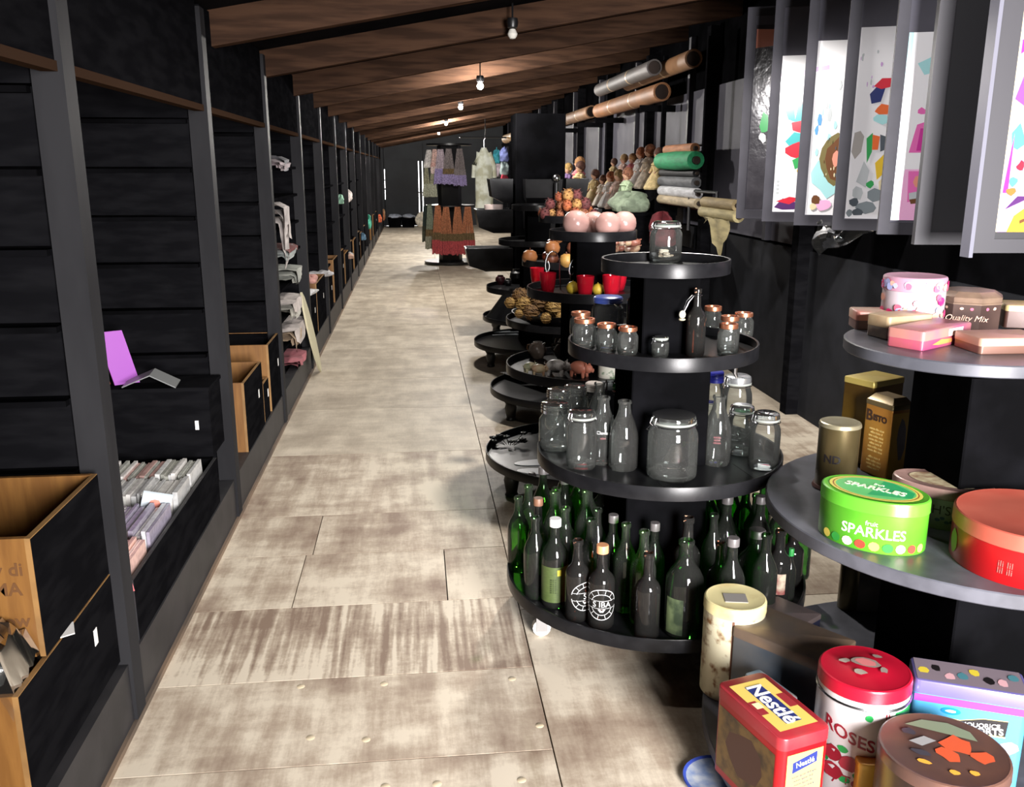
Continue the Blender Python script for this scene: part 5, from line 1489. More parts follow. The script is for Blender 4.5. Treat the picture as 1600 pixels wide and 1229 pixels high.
# round tin with dark picture lid
z1 = .36; c = onz(1475, 1168, z1); r = 95 * depth(c) / FPX; h = z1 - TB[2]
t = tin_round('round brown tin with worn autumn picture on its lid', c.x, c.y, TB[2], r, h, mat('brown_tin_side', (70, 52, 44), .35, .3, c2=(50, 36, 32), scale=8), mat('brown_picture_lid', (104, 74, 62), .3, .2, c2=(80, 62, 58), scale=6), .03)
f = facing((c.x, c.y)); M = []
OR1 = mat('orange_print', (196, 84, 50), .35); OR2 = mat('yellow_orange_print', (222, 160, 62), .35); GR2 = mat('sage_print', (120, 132, 108), .35)
pp = patches(t, (-r * .8, -r * .8, h), (r * 1.6, 0, 0), (0, r * 1.6, 0), [(GR2, [(.1, .75), (.8, .78), (.72, .92), (.5, .98), (.25, .92)]), (OR1, blob(.62, .62, .15, .16, 9, .3, 3)), (OR1, blob(.55, .40, .12, .1, 9, .3, 4)), (OR1, blob(.86, .5, .1, .1, 9, .3, 5)),
        (OR2, blob(.34, .16, .07, .035, 8, .2, 6)), (OR2, blob(.62, .12, .06, .04, 8, .2, 7)), (OR2, blob(.8, .2, .05, .04, 8, .2, 8)), (mat('pale_sticker', (150, 150, 150), .3), [(.17, .45), (.30, .42), (.42, .58), (.30, .61)]), (mat('dark_slate_print', (60, 58, 66), .35), blob(.3, .3, .1, .05, 8, .3, 9)), (mat('dark_slate_print'), blob(.15, .62, .07, .06, 8, .3, 10))], 'lid_picture')
pp.rotation_euler = (0, 0, f + PI / 2)
# liquorice tin
fr = boxframe((1430, 1060), (1425, 1030), (1612, 1088), .40, la=.11)
SKY = mat('sky_blue_tin', (76, 150, 190), .3, .1); LIL = mat('lilac_tin_lid', (104, 98, 152), .35, .2, c2=(94, 88, 140), scale=5)
t, hx, hy, h = tin_box('tall sky blue tin with lilac lid reading Liquorice Allsorts', fr, TB[2], .40, SKY, LIL, .035, .014)
PURP = mat('purple_print', (126, 56, 150), .4); INKB = mat('black_print', (24, 20, 22), .4); WHC = mat('white_cloud_print', (206, 216, 226), .4); BLU = mat('blue_oval_print', (26, 120, 190), .35)
hb = h - .037
patches(t, (-hx * .98, -hy, 0), (hx * 1.96, 0, 0), (0, 0, hb), [(PURP, [(0, .93), (1, .93), (1, 1), (0, 1)]), (WHC, blob(.15, .70, .22, .05, 12, .2, 3)), (WHC, blob(.62, .40, .34, .07, 12, .2, 4)), (WHC, blob(.88, .60, .09, .06, 9, .2, 5)),
        (BLU, blob(.34, .875, .09, .035, 14, 0, 1)), (WHC, blob(.34, .875, .05, .013, 10, .1, 1)),
        (mat('pale_yellow_print', (222, 214, 120), .4), [(0.160, 0.820), (0.430, 0.805), (0.630, 0.855), (0.850, 0.865), (0.850, 0.855), (0.630, 0.850), (0.430, 0.795), (0.160, 0.810)]),
        (INKB, [(0.160, 0.665), (0.430, 0.655), (0.630, 0.705), (0.840, 0.710), (0.850, 0.860), (0.630, 0.850), (0.430, 0.800), (0.160, 0.810)]), (mat('pale_yellow_print'), [(0.160, 0.655), (0.430, 0.642), (0.630, 0.690), (0.840, 0.698), (0.840, 0.710), (0.630, 0.705), (0.430, 0.655), (0.160, 0.665)]),
        (mat('pale_yellow_print'), blob(.86, .42, .07, .05, 8, .3, 6)), (BLU, blob(.84, .28, .06, .05, 7, .4, 7)), (mat('pale_yellow_print'), blob(.9, .14, .05, .05, 8, .3, 8)), (mat('dark_teal_print', (30, 70, 90), .4), blob(.8, .10, .06, .02, 8, .3, 9)), (INKB, blob(.7, .05, .05, .04, 7, .3, 9))], 'printed_front')
flat_text('LIQUORICE', .0165, (hx * .22, -hy - .003, hb * .785), (1, 0, .1), (-.1, 0, 1), WHITE, t, bold=.0002); flat_text('ALLSORTS', .0235, (hx * .20, -hy - .003, hb * .728), (1, 0, .12), (-.12, 0, 1), WHITE, t, bold=.0005)
patches(t, (-hx * .95, -hy * .9, h), (hx * 1.9, 0, 0), (0, hy * 1.8, 0), [(mat('mauve_grey_print', (120, 108, 116), .4), [(0, 0), (1, 0), (1, 1), (0, 1)])] + [((mat('yellow_sweet_print', (206, 186, 60), .4), INKB, mat('pink_sweet_print', (206, 160, 166), .4), mat('teal_sweet_print', (70, 120, 130), .4))[i % 4], blob(.08 + .12 * i, .45 + .2 * math.sin(i * 2), .05, .16, 8, .2, 30 + i)) for i in range(8)], 'lid_picture')
# darker boxes behind
fr = boxframe((1290, 1037), (1233, 957), (1338, 1000), .345)
DB = mat('dark_tarnished_tin', (92, 82, 76), .38, .3, c2=(122, 102, 84), scale=6)
tin_box('tall dark tarnished tin box between the rusty tin and the tea canister', fr, TB[2], .345, mat('slate_blue_tin', (64, 74, 86), .35, .2, c2=(84, 86, 88), scale=8), DB, .03, .006)
fr = boxframe((1236, 986), (1188, 966), (1308, 944), .25, la=.16, lb=.17)
tin_box('low dark tin box behind the tall tarnished box', fr, TB[2], .25, mat('indigo_tin', (34, 36, 56), .4, .3), mat('brown_grey_lid', (104, 90, 88), .4, .3, c2=(84, 76, 76), scale=5), .016, .006)
P = onz(1222, 1095, .12)
fr = boxframe((1224, 1096), (1192, 1022), (1258, 1085), .27, la=.15, lb=.05)
tin_box('narrow pale blue and white tin behind the Nestlé tin', fr, TB[2], .27, mat('pale_blue_tin', (150, 174, 190), .4, .1, c2=(206, 206, 206), scale=30), mat('pale_blue_tin'), .02, .008)
fr = boxframe((1342, 1192), (1326, 1180), (1385, 1196), .245, la=.08, lb=.09)
t, hx, hy, h = tin_box('small yellow tin in front of the tea canister', fr, TB[2], .245, mat('yellow_tin', (206, 166, 76), .35, .2), mat('yellow_tin'), .016, .01)
patches(t, (-hx * .2, -hy, .02), (hx * 1.1, 0, 0), (0, 0, h - .04), [(mat('dark_green_print', (40, 50, 36), .4), blob(.5, .5, .45, .45, 12, .2, 2))])
x, y, r, h = drum(1324, 955, TB[2], 33, 882)
tin_round('slim bronze tin standing at the back of the lowest shelf', x, y, TB[2], r, max(h, .2), BRASS, BRASS, .02)
P = onz(1352, 1010, TB[2]); b = MB()
t = thing('pale_carton', 'tall pale carton beside the slim bronze tin', 'carton', (P.x + .13, P.y + .25, TB[2]), -.3)
b.box(-.05, .05, -.03, .03, 0, .30); obj('carton_body', b, mat('grey_carton', (120, 112, 104), .5, c2=(96, 90, 84), scale=10), t)
b = MB(); b.box(-.05, .05, -.033, -.0302, .30, .345); obj('carton_flap', b, mat('grey_carton'), t)
P = onz(1121, 1222, 0); t = thing('blue_rimmed_plate', 'blue rimmed enamel plate lying on the floor by the tin stand', 'plate', (P.x, P.y, 0))
b = MB(); b.lathe([(0, .006), (.06, .006), (.09, .016), (.092, .014), (.06, .0), (0, 0)], 32); obj('plate_body', b, mat('pale_enamel', (176, 180, 186), .35, c2=(110, 130, 170), scale=18), t)
b = MB(); b.lathe([(.084, .0145), (.092, .018), (.094, .015), (.088, .012)], 32, closed=True); obj('blue_rim', b, mat('blue_enamel', (54, 74, 160), .35), t)

# --- middle shelf
Z = TM[2]
x, y, r, h = drum(1303, 770, Z, 61, 668)
t = tin_round('tarnished round tin with letters N D near the left edge of the middle shelf', x, y, Z, r, h + .006, BRASS, mat('dull_tin_lid', (150, 142, 116), .35, .6), .014)
b = MB(); b.lathe([(r + .006, 0), (r + .008, .004), (r + .004, .012), (r, .012)], 36); obj('base_ring', b, mat('red_brown_ring', (86, 50, 44), .5), t)
round_text('ND', .034, r, facing((x, y)) - .25, h * .5, INKB, t, bold=.001)
P = onz(1388, 754, Z); zt = zat(1396, 636, P)
fr = boxframe((1396, 634), (1336, 626), (1420, 631), zt, la=None, lb=.085)
x, y, rz, hx, hy = fr
# turn the frame so that the broad face (left of the near corner) is the lettered front
t, hx, hy, h = tin_box('gold gravy tin reading Bisto behind the green oval tin', fr, Z, zt + .018, mat('amber_tin', (190, 128, 56), .35, .35, c2=(206, 150, 66), scale=5), mat('grey_gold_lid', (140, 120, 80), .35, .5, c2=(110, 98, 74), scale=6), .035, .006, slope=.018)
BK2 = mat('brown_black_print', (60, 40, 30), .5); LY = mat('light_yellow_print', (226, 196, 120), .5)
flat_text('B', .05, (-hx - .0008, hy * .62, h * .73), (0, -1, 0), (0, 0, 1), BK2, t, bold=.0012); flat_text('ISTO', .027, (-hx - .0008, -.010, h * .72), (0, -1, 0), (0, 0, 1), BK2, t, bold=.0012)
for i in range(11): flat_text(('minin ilin nimi', 'nilim inim il', 'inin milin mini')[i % 3], .011, (-hx - .0008, 0, h * (.58 - .045 * i - (.04 if i > 6 else 0))), (0, -1, 0), (0, 0, 1), LY, t, name='small_print')
patches(t, (-hx, -hy, .005), (2 * hx, 0, 0), (0, 0, h - .05), [(mat('golden_print', (226, 176, 74), .35, .3), [(.05, 0), (.95, 0), (.95, 1), (.05, 1)]), (mat('steel_grey_print', (130, 120, 120), .35, .3), blob(.55, .6, .22, .3, 10, .2, 4))])
fr = boxframe((1366, 597), (1313, 588), (1414, 588), .93)
tin_box('tall dark gold tin standing behind the gravy tin', fr, Z, .93, mat('dark_gold_tin', (120, 92, 34), .35, .5, c2=(90, 66, 26), scale=5), mat('pale_gold_lid', (206, 184, 102), .35, .4), .02, .005)
x, y, r, h = drum(1354, 868, Z, 160, 794); x -= .02 * math.sin(PS); y -= .012
LIME = mat('lime_tin', (74, 150, 34), .3, .15, c2=(98, 170, 46), scale=4); LIMEL = mat('lime_lid', (94, 178, 50), .28, .15)
rzs = math.atan2(y, x) - PI / 2 - .30
t = tin_round('lime green oval sweets tin reading Sparkles at the front of the middle shelf', x, y, Z, r, h + .012, LIME, LIMEL, .036, rz=rzs, sx=1, sy=.72)
f = facing((x, y), rzs); h += .012
STW = mat('cream_white_print', (226, 236, 206), .4)
round_text('SPARKLES', .038, r, f - .03, h * .38, STW, t, sx=1, sy=.72, bold=.0004); round_text('fruit', .018, r, f - .08, h * .56, STW, t, sx=1, sy=.72)
def oval_pt(r, a, z, off=.001, sy=.72): return ((r + off) * math.cos(a), (r + off) * sy * math.sin(a), z)
for i in range(9):
    a = f - 1.0 + i * .25; m = (mat('yellow_sweet', (226, 206, 90), .4), mat('deep_green_sweet', (40, 130, 50), .4), mat('cream_sweet', (232, 226, 190), .4), mat('red_ring_sweet', (176, 60, 44), .4))[i % 4]
    pts = blob(0, 0, .014, .012, 10, .05, i)
    b = MB(); b.add([oval_pt(r, a + u / r, .018 + v, .0012 + .0004 * (i % 2)) for u, v in pts], [tuple(range(len(pts)))]); obj('printed_sweet', b, m, t)
el = lambda k, n=28: [(.5 + .5 * k * math.cos(2 * PI * i / n), .5 + .5 * k * math.sin(2 * PI * i / n)) for i in range(n)]
patches(t, (-r, -r * .72, h + .0002), (2 * r, 0, 0), (0, 1.44 * r, 0), [(mat('yellow_border', (214, 206, 96), .4), el(.86)), (mat('rust_dots', (150, 90, 40), .4), el(.80)), (mat('yellow_border'), el(.775)), (mat('mint_print', (96, 190, 110), .35), el(.74)), (mat('teal_green_print', (40, 160, 96), .35), [(.5, .2), (.86, .4), (.84, .62), (.6, .84), (.5, .86)])], 'lid_picture')
flat_text('SPARKLES', .036, (0, -.002, h + .0022), (1, 0, 0), (0, 1, 0), STW, t, bold=.0008); flat_text('fruit', .016, (0, .03, h + .0022), (1, 0, 0), (0, 1, 0), STW, t)
# oval biscuit tin behind
zt = Z + .115; c = onz(1474, 750, zt); r = 74 * depth(c) / FPX
rzb = math.atan2(c.y, c.x) - PI / 2 - .2
t = tin_round("faded white and rose oval tin reading Butlersh's, between the green and red tins".replace("Butlersh's", "SH'S"), c.x, c.y, Z, r, .115, mat('faded_white_tin', (176, 172, 160), .4, .2, c2=(150, 146, 138), scale=8), mat('faded_rose_lid_tin', (160, 128, 120), .4, .2, c2=(120, 92, 86), scale=14), .03, rz=rzb, sx=1, sy=.62)
f = facing((c.x, c.y), rzb)
round_text("BUSH'S", .036, r, f - .28, .055, BK2, t, sx=1, sy=.62); 
patches(t, (-r, -r * .62, .115), (2 * r, 0, 0), (0, 1.24 * r, 0), [(mat('cream_worn_print', (206, 196, 160), .4, c2=(150, 120, 96), scale=30), el(.68))], 'worn_print')
b = MB()
for i in range(5):
    pts = blob(0, 0, .007, .005, 7, .2, i); b.add([oval_pt(r, f - .1 + (u + .012 * i) / r, .028 + v + .006 * math.sin(i * 2), .001, .62) for u, v in pts], [tuple(range(7))])
o = obj('printed_sprig', b, mat('slate_sprig', (70, 84, 110), .4), t); o['kind'] = 'stuff'
# big red round tin
x, y, r, h = drum(1600, 922, Z, 226, 845)
t = tin_round('large round red tin with dusty pink lid, right of the green oval tin', x, y, Z, r, h + .01, mat('scarlet_tin', (170, 20, 24), .3, .2, c2=(120, 16, 20), scale=3), mat('dusty_red_lid', (186, 96, 78), .45, .1, c2=(176, 82, 66), scale=5), .04)
f = facing((x, y))
for i, s in enumerate(('THE', 'RED DEER', 'BISCUITS')[:2]): round_text(('ili lil', 'lil ili')[i], .022, r, f - .25, h * (.42 - .14 * i), mat('faded_pink_print', (176, 90, 84), .5), t, name='faded_print')
bent_blob(t, r, f - 1.15, h * .42, .02, .03, mat('olive_yellow_print', (120, 110, 40), .5), 3, 'printed_motif')
# dark red octagonal tin at the right
P = onz(1600, 790, Z)
t = thing('house_shaped_tin', 'dark red and grey stepped tin at the right end of the middle shelf', 'tin', (P.x + .02, P.y + .03, Z), -.5)
b = MB(); b.loft([(rrect(.085, .05, .008), 0), (rrect(.085, .05, .008), .085)]); obj('body', b, mat('dark_crimson_tin', (70, 30, 34), .4, .2), t)
b = MB(); b.loft([(rrect(.09, .055, .008), .085), (rrect(.09, .055, .008), .094), (rrect(.06, .035, .006), .108), (rrect(.06, .035, .006), .125), (rrect(.045, .025, .004), .14)]); obj('stepped_lid', b, mat('grey_pink_lid', (120, 104, 100), .4, .3), t)
patches(t, (-.04, -.05, .01), (.11, 0, 0), (0, 0, .055), [(mat('rose_panel_print', (150, 66, 70), .4), [(0, 0), (1, 0), (1, 1), (0, 1)])])

# --- top shelf
Z = TT[2]
FLW = mat('white_floral_tin', (176, 164, 170), .4, .0)
P = onz(1424, 517, Z); x, y, r, _ = drum(1421, 519, Z, 91); hh = zat(1424, 433, P) - Z
t = tin_round('white round tin with pink flowers at the back left of the top shelf', x, y, Z, r, hh, FLW, mat('pink_edge_lid', (176, 132, 150), .4, .0), .045)
f = facing((x, y)); q = random.Random(4)
for i in range(46):
    m = (mat('magenta_print', (206, 40, 106), .4), mat('rose_print', (216, 96, 120), .4), mat('periwinkle_print', (170, 176, 222), .4), mat('peach_print', (230, 170, 150), .4))[i % 4]
    s_ = q.uniform(.008, .017)
    bent_blob(t, r + .0016, f + q.uniform(-1.4, 1.4), q.choice((q.uniform(.03, hh - .06), q.uniform(.03, hh - .06), q.uniform(hh - .034, hh - .016))), s_, min(s_, .012), m, 60 + i, 'printed_flower', .0024 + .0002 * (i % 5))
P = onz(1507, 514, Z)
n8 = 8; c = P + Vector((P.x, P.y, 0)).normalized() * .07; r = 47 * depth(c) / FPX
hh = zat(1515, 462, P) - Z
t = thing('octagonal_tin', 'brown octagonal tin reading Quality Mix beside the floral tin', 'tin', (c.x, c.y, Z), facing((c.x, c.y)) + PI / 8)
b = MB(); b.loft([(ngon(r * 1.05, 8), 0), (ngon(r * 1.05, 8), hh * .78)]); obj('body', b, mat('cocoa_tin', (84, 66, 60), .35, .3, c2=(70, 54, 50), scale=8), t, sharp=20)
b = MB(); b.loft([(ngon(r * 1.08, 8), hh * .76), (ngon(r * 1.08, 8), hh * .80), (ngon(r * 1.05, 8), hh * .82), (ngon(r * 1.07, 8), hh * .96), (ngon(r * 1.02, 8), hh), (ngon(r * .8, 8), hh + .012)]); obj('lid', b, mat('cocoa_lid', (150, 126, 106), .35, .35, c2=(112, 92, 80), scale=8), t, sharp=20)
ap = r * 1.05 * math.cos(PI / 8); ff = -PI / 8
n = Vector((math.cos(ff), math.sin(ff), 0)); u = Vector((-n.y, n.x, 0))
flat_text('Quality Mix', .026, n * (ap + .002) + Vector((0, 0, hh * .36)), u, (0, 0, 1), mat('pale_pink_print', (216, 176, 156), .4), t, shear=.3)
for i in range(7):
    b = MB(); k = (i - 3) // 2; aa = ff + k * PI / 4; nn = Vector((math.cos(aa), math.sin(aa), 0)); uu = Vector((-nn.y, nn.x, 0))
    c0 = nn * (ap + .0012) + uu * (.014 * ((i % 2) * 2 - 1)) + Vector((0, 0, hh * .64))
    pts = blob(0, 0, .006, .005, 7, .2, i); b.add([c0 + uu * a + Vector((0, 0, b_)) for a, b_ in pts], [tuple(range(7))]); obj('printed_dot', b, mat('pale_pink_print') if i % 3 else mat('rose_print'), t)


def flat_box(label, N, A, B, hpx, body, lid, name='tin_box', la=None, lb=None, cr=.01, zoff=0):
    fr = boxframe(N, A, B, Z + zoff, la, lb)
    P = onz(N[0], N[1], Z + zoff); h = zat(N[0], N[1] - hpx, P) - Z - zoff
    return tin_box(label, fr, Z + zoff, Z + zoff + h, body, lid, h * .5, cr, name=name)


PKT = mat('pink_tin', (170, 58, 120), .3, .2, c2=(180, 90, 100), scale=6); PKL = mat('pink_pale_lid', (166, 84, 122), .35, .1, c2=(176, 120, 110), scale=5)
t, hx, hy, h = flat_box('pink and orange flat tin with white label at the front of the top shelf', (1441, 549), (1394, 541), (1533, 528), 31, PKT, PKL, la=.11, lb=.27)
patches(t, (hx * .0, -hy - .0012, h * .52), (hx * .6, 0, 0), (0, 0, h * .36), [(mat('white_label', (236, 230, 226), .4), [(0, 0), (1, 0), (1, 1), (0, 1)])], 'white_label')
patches(t, (-hx * .6, -hy, h * .1), (hx * 1.2, 0, 0), (0, 0, h * .36), [(mat('orange_motif', (216, 140, 80), .4), blob(.4, .5, .35, .4, 9, .3, 3)), (mat('magenta_print'), blob(.8, .6, .15, .3, 9, .3, 4))], 'printed_motif')
flat_box('pale salmon and grey flat tin at the left end of the top shelf', (1337, 515), (1324, 510), (1392, 516), 29, mat('grey_rose_tin', (120, 96, 94), .4, .2), mat('salmon_lid', (206, 130, 120), .35, .1, c2=(190, 160, 140), scale=8), la=.10, lb=.13)
t, hx, hy, h = flat_box('cream book-shaped tin between the salmon and pink tins', (1386, 531), (1362, 525), (1470, 524), 36, mat('taupe_tin', (120, 110, 104), .4, .2, c2=(166, 150, 130), scale=12), mat('cream_lid', (190, 170, 134), .45, .0, c2=(172, 142, 110), scale=10), la=.09, lb=.17)
patches(t, (-hx * .8, -hy, h * .05), (hx * .6, 0, 0), (0, 0, h * .4), [(mat('white_label'), [(0, 0), (1, 0), (1, 1), (0, 1)]), (mat('bright_blue_print', (60, 150, 206), .4), blob(.4, .5, .3, .4, 8, .3, 5))], 'printed_motif')
flat_box('flat peach topped brown tin at the right front of the top shelf', (1530, 554), (1512, 540), (1640, 552), 26, mat('umber_tin', (110, 78, 66), .4, .2), mat('peach_lid', (176, 132, 112), .45, .0), la=.13, lb=.2)
P = onz(1570, 512, Z)
fr = (P.x + .12, P.y + .02, -.35, .11, .06)
tin_box('dark brown flat tin at the back right of the top shelf', fr, Z, Z + .075, mat('dark_brown_tin', (66, 42, 36), .4, .2), mat('straw_edge_lid', (166, 150, 104), .4, .2), .02, .01)

# ---------------------------------------------------------------- swinging poster leaves on the right wall
ART = {k: mat('ink_' + k, c, .12, spec=.6) for k, c in dict(white=(236, 236, 240), teal=(70, 176, 180), aqua=(168, 220, 224), red=(206, 50, 66), green=(60, 160, 90), yellow=(226, 190, 60), orange=(226, 110, 60), pink=(226, 110, 180), palepink=(240, 180, 220), magenta=(196, 60, 150),
       purple=(130, 80, 160), lilac=(200, 160, 214), grey=(130, 140, 146), dgrey=(84, 92, 100), lgrey=(186, 192, 196), brown=(110, 74, 50), navy=(46, 56, 110), olive=(120, 110, 72), salmon=(226, 150, 130), blue=(90, 150, 206), dpurple=(86, 52, 104), cream=(226, 214, 176), stone=(172, 168, 164)).items()}


def leaf(label, X, Y, ang, wd, z0, z1, art=None, ptop=None, frame=GREYF, back=GREYP, pz=.055, st=.05, us=.4):
    t = thing('poster_leaf', label, 'poster frame', (X, Y, 0), ang)
    for nm, a in (('stile', (0, st, -.016, .016, z0, z1)), ('stile', (wd - st, wd, -.016, .016, z0, z1)), ('rail', (st, wd - st, -.016, .016, z0, z0 + .05)), ('rail', (st, wd - st, -.016, .016, z1 - .05, z1))):
        b = MB(); b.box(*a); obj(nm, b, frame, t)
    b = MB(); b.box(st, wd - st, -.004, .012, z0 + .05, z1 - .05); obj('backing_board', b, back, t)
    if art:
        pt = ptop or z1 - .06
        b = MB(); b.box(st + .004, wd - st - .004, -.0065, -.004, z0 + pz, pt); obj('poster_sheet', b, art[0], t)
        patches(t, (st + .004, -.0065, z0 + pz), (wd - 2 * st - .008, 0, 0), (0, 0, pt - z0 - pz), [(m, [(min(.99, u * us), v) for u, v in pts]) for m, pts in art[1]] + [(m, [(min(.99, u * us + us), 1 - v * .9) for u, v in reversed(pts)]) for m, pts in art[1][::2]], 'poster_print', .0004)
    return t


A_ = ART
specks = lambda seed, n, x0, x1, y0, y1, cols, s0=.02, s1=.05: [(A_[cols[i % len(cols)]], blob(random.Random(seed + i).uniform(x0, x1), random.Random(seed * 3 + i).uniform(y0, y1), random.Random(seed * 5 + i).uniform(s0, s1) * 1.5, random.Random(seed * 7 + i).uniform(s0, s1), 6, .3, seed + i)) for i in range(n)]
ang = -.40
dark = mat('dark_wrapped_sheet', (50, 48, 54), .15, c2=(64, 62, 68), scale=9, bump=.3)
t = leaf('poster leaf with a dark crinkled sheet and an orange tab, farthest of the rack', 2.0, 5.53, ang, .56, 1.295, 2.52, (dark, [(A_['salmon'], [(.02, .88), (.6, .89), (.6, .975), (.02, .98)]), (A_['green'], blob(.45, .48, .14, .06, 9, .2, 3)), (A_['white'], blob(.42, .40, .12, .025, 9, .3, 4))]), 2.42)
leaf('poster leaf with white poster of teal and red star shapes', 2.0, 5.10, ang, .56, 1.30, 2.50, (A_['white'], [(A_['lilac'], [(.0, .86), (.25, .87), (.25, .90), (0, .895)]), (A_['lilac'], [(.32, .87), (.9, .885), (.9, .91), (.32, .9)]), (A_['aqua'], [(.1, .82), (.9, .86), (.9, .84), (.2, .80)]),
     (A_['teal'], [(.15, .68), (.42, .72), (.5, .60), (.62, .76), (.75, .62), (.95, .66), (.8, .56), (.3, .60)]), (A_['red'], [(.4, .58), (.9, .60), (.9, .50), (.45, .53)]), (A_['teal'], [(.25, .46), (.5, .52), (.95, .50), (.9, .42), (.5, .40)]), (A_['red'], blob(.6, .40, .3, .05, 9, .2, 5)), (A_['green'], [(.5, .34), (.8, .37), (.8, .30), (.6, .28)]), (A_['yellow'], blob(.75, .27, .1, .015, 7, .2, 6)),
     (A_['lgrey'], blob(.12, .20, .05, .008, 8, 0, 1)), (A_['lgrey'], blob(.12, .175, .05, .008, 8, 0, 1)), (A_['lgrey'], blob(.12, .15, .05, .008, 8, 0, 1)), (A_['lgrey'], blob(.12, .125, .05, .008, 8, 0, 1)), (A_['dpurple'], [(.05, .03), (.3, .09), (.9, .05), (.9, .02), (.3, .015)]), (A_['red'], [(.1, .07), (.5, .10), (.85, .09), (.5, .05)])]), 2.2)
leaf('poster leaf with pale blue flecks and a round mosaic disc', 2.0, 4.65, ang, .56, 1.305, 2.48, (A_['white'], [(A_['lilac'], [(.0, .83), (.35, .84), (.35, .865), (0, .855)])] + specks(11, 14, .05, .9, .35, .8, ('aqua', 'lgrey', 'aqua', 'blue')) + [(A_['aqua'], blob(.5, .22, .4, .10, 9, .3, 4)), (A_['olive'], blob(.72, .33, .42, .15, 16, .08, 2)), (A_['brown'], blob(.78, .33, .32, .12, 12, .15, 3))] + specks(17, 22, .4, .95, .22, .45, ('cream', 'dgrey', 'brown', 'olive'), .008, .014) +
     [(A_['salmon'], blob(.72, .33, .1, .05, 8, .2, 9)), (A_['palepink'], blob(.5, .06, .24, .035, 9, .25, 8)), (A_['brown'], blob(.25, .09, .14, .03, 9, .25, 7)), (A_['cream'], blob(.2, .05, .1, .02, 7, .2, 6))]), 2.22)
leaf('poster leaf with bright white poster of grey stones and coloured blocks', 2.0, 4.20, ang, .56, 1.31, 2.50, (A_['white'], specks(23, 10, .05, .6, .62, .9, ('lilac', 'lgrey'), .008, .02) + [(A_['navy'], [(.34, .66), (.5, .70), (.7, .69), (.62, .62), (.4, .61)]), (A_['red'], [(.42, .70), (.6, .74), (.95, .74), (.95, .70), (.6, .685)]), (A_['orange'], blob(.72, .58, .2, .03, 9, .2, 3)), (A_['aqua'], blob(.68, .53, .2, .025, 9, .2, 4)),
     (A_['stone'], [(.02, .36), (.06, .46), (.2, .47), (.3, .44), (.26, .36), (.12, .32)]), (A_['green'], [(.36, .43), (.5, .46), (.52, .36), (.42, .30)]), (A_['orange'], [(.5, .45), (.68, .44), (.66, .37), (.52, .37)]), (A_['dgrey'], [(.68, .45), (.95, .43), (.95, .38), (.72, .36)]), (A_['yellow'], [(.62, .30), (.92, .37), (.92, .26), (.7, .21)]), (A_['lgrey'], [(.2, .2), (.35, .31), (.5, .26), (.45, .17)]), (A_['green'], blob(.55, .185, .09, .02, 9, .2, 5)), (A_['cream'], [(.75, .2), (.95, .25), (.95, .13), (.8, .13)]),
     (A_['grey'], blob(.7, .13, .22, .035, 7, .25, 6)), (A_['lgrey'], blob(.25, .14, .16, .04, 7, .25, 7)), (A_['dgrey'], blob(.2, .09, .12, .025, 7, .2, 8)), (A_['grey'], blob(.5, .06, .26, .035, 8, .2, 9)), (A_['dgrey'], blob(.3, .035, .14, .02, 8, .2, 10)), (A_['grey'], blob(.1, .03, .08, .02, 8, .2, 11))]), 2.22)
leaf('poster leaf with pale poster of pink gown shapes and aqua edge', 1.965, 3.70, ang + .05, .58, 1.325, 2.5, (A_['white'], [(A_['aqua'], [(0, 0), (.12, 0), (.12, 1), (.0, 1)]), (A_['aqua'], [(.3, .84), (.95, .9), (.95, .8), (.5, .78)]), (A_['pink'], blob(.55, .59, .12, .02, 7, .3, 2)), (A_['pink'], [(.45, .52), (.75, .54), (.95, .37), (.3, .37)]), (A_['magenta'], [(.55, .5), (.66, .5), (.72, .38), (.5, .38)]), (A_['palepink'], [(.12, 0), (1, 0), (1, .28), (.25, .28)]), (A_['pink'], [(.35, .27), (.95, .27), (.95, .12), (.4, .1)]),
     (A_['salmon'], blob(.7, .21, .18, .04, 8, .2, 4)), (A_['lgrey'], [(.42, .15), (.9, .17), (.9, .12), (.45, .11)]), (A_['brown'], [(.45, .115), (.9, .13), (.9, .10), (.5, .09)])]), 2.13, st=.045, pz=.06, us=.3)
leaf('empty dark poster leaf beside the pink gown poster', 2.0, 3.47, -.16, .58, 1.30, 2.62, None, frame=mat('charcoal_frame', (56, 55, 60), .5), back=mat('charcoal_backing', (38, 38, 42), .55), st=.06)
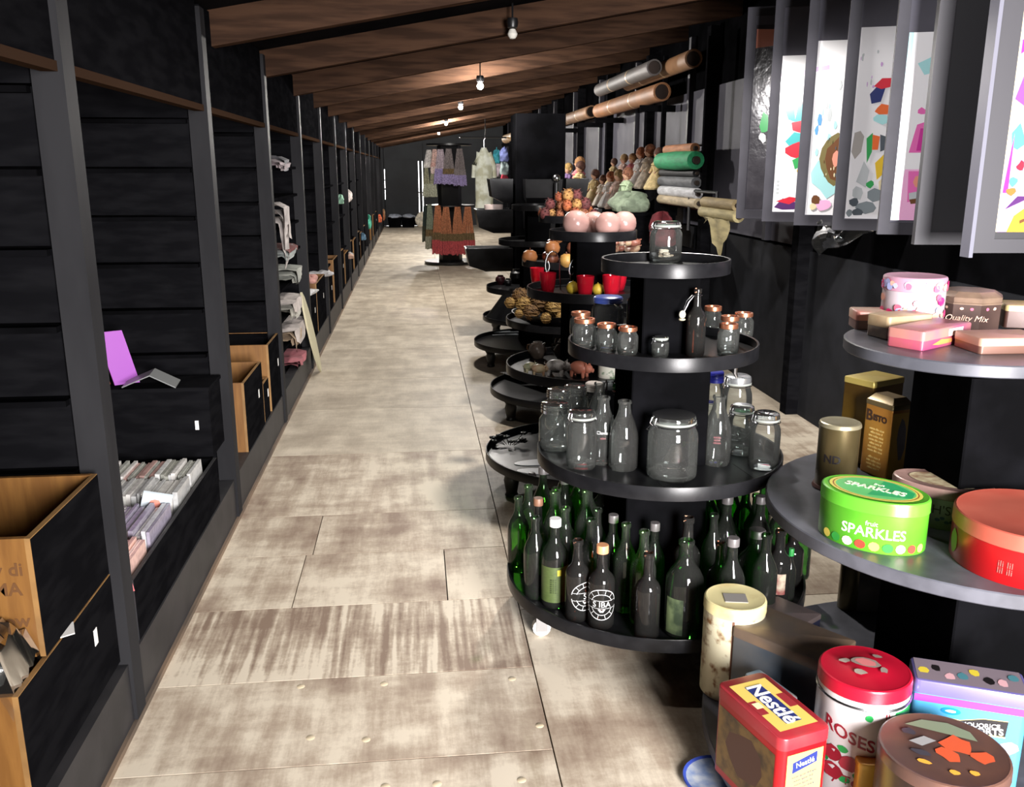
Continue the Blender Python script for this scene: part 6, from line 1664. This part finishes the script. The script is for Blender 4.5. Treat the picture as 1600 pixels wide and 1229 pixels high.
leaf('nearest poster leaf with pink and lilac tent poster in plastic', 2.0, 3.10, -.10, .62, 1.30, 2.6, (A_['lilac'], [(A_['cream'], [(0, 0), (.035, 0), (.035, 1), (0, 1)])] + [(A_['stone'], [(.04 + .14 * (i % 2), .60 + .055 * i), (.9, .62 + .055 * i), (.9, .65 + .055 * i), (.04 + .14 * (i % 2), .645 + .055 * i)]) for i in range(7)] + [(A_['pink'], blob(.5, .72, .3, .08, 9, .2, 2)), (A_['orange'], blob(.55, .68, .14, .02, 9, .2, 3)), (A_['magenta'], [(.05, .52), (.9, .56), (.9, .60), (.05, .57)]), (A_['palepink'], [(.05, .50), (.3, .53), (.9, .50), (.9, .54), (.3, .56), (.05, .53)]),
     (A_['purple'], [(.05, .40), (.22, .51), (.5, .50), (.4, .36)]), (A_['salmon'], [(.25, .48), (.6, .5), (.5, .36), (.3, .34)]), (A_['dpurple'], [(.42, .33), (.9, .44), (.9, .28), (.5, .26)]), (A_['blue'], [(.07, .30), (.2, .33), (.35, .27), (.2, .25), (.1, .26)]), (A_['magenta'], [(.04, .12), (.12, .3), (.13, .12)]), (A_['red'], blob(.3, .2, .06, .015, 8, .4, 5)), (A_['salmon'], blob(.75, .17, .2, .05, 8, .2, 6)), (A_['blue'], blob(.2, .155, .1, .015, 8, .3, 7)), (A_['orange'], blob(.2, .125, .1, .012, 8, .3, 8)), (A_['dpurple'], [(.12, .07), (.32, .11), (.6, .11), (.3, .085)]), (A_['yellow'], [(.2, 0), (.3, .05), (.6, .09), (1, .1), (1, 0)]), (A_['brown'], [(.4, .035), (.7, .06), (.7, .05), (.42, .025)])]), 2.52, frame=mat('charcoal_frame'), back=mat('charcoal_backing'), st=.085, pz=.075, us=.45)
b = MB(); b.box(1.985, 2.0, 3.065, 3.12, 1.285, 2.62)  # lit side of the stile, its brightness put into a paler strip
tag(obj('pale_edge_strip', b, mat('pale_grey_strip', (112, 112, 124), .45)), 'pale grey upright strip on the free edge of the nearest leaf', 'strip')
# the rail that carries the leaves
b = MB(); b.box(2.46, 2.53, 2.6, 5.7, 1.9, 1.98); obj('leaf_rail', b, BLACK, wall_r)
# crumpled plastic sleeve hanging beneath
n = 10; vs = []
for i in range(n + 1):
    for j in range(n + 1):
        u, v = i / n, j / n
        vs.append((2.06 + .26 * u + .02 * math.sin(7 * v + 3 * u), 4.5 - .10 * u + .03 * math.sin(9 * u + 5 * v) + R.uniform(-.006, .006), 1.33 - (.17 - .13 * u) * v + .012 * math.sin(11 * u)))
b = MB(); b.add(vs, [(i * (n + 1) + j, (i + 1) * (n + 1) + j, (i + 1) * (n + 1) + j + 1, i * (n + 1) + j + 1) for i in range(n) for j in range(n)])
tag(obj('plastic_sleeve', b, PLASTIC, sharp=20), 'crumpled clear plastic sleeve hanging under the poster leaves', 'plastic sleeve')

# ---------------------------------------------------------------- prints belong to the part that they are printed on
PRINT = ('lettering', 'printed', 'label_line', 'small_print', 'faded_print', 'lid_picture', 'worn_print', 'bottle_emblem', 'poster_print', 'white_label', 'rust_seam', 'grey_sticker', 'label_paper')
for root in [o for o in COL.objects if o.type == 'EMPTY' and not o.parent]:
    parts = {c.name.split('.')[0]: c for c in root.children}
    body = parts.get('body') or parts.get('bottle_body') or parts.get('poster_sheet') or parts.get('end_board')
    lid = parts.get('lid') or parts.get('stepped_lid')
    if not body: continue
    top = max(v.co.z for v in body.data.vertices)
    for c in root.children:
        if c.type == 'MESH' and c.name.startswith(PRINT):
            zs = [v.co.z for v in c.data.vertices]
            up_ = lid and sum(zs) / len(zs) > top - .004
            host = lid if up_ else body
            if body.name.startswith('end_board') : host = next(q for q in root.children if q.name.startswith('end_board'))
            c.parent = host
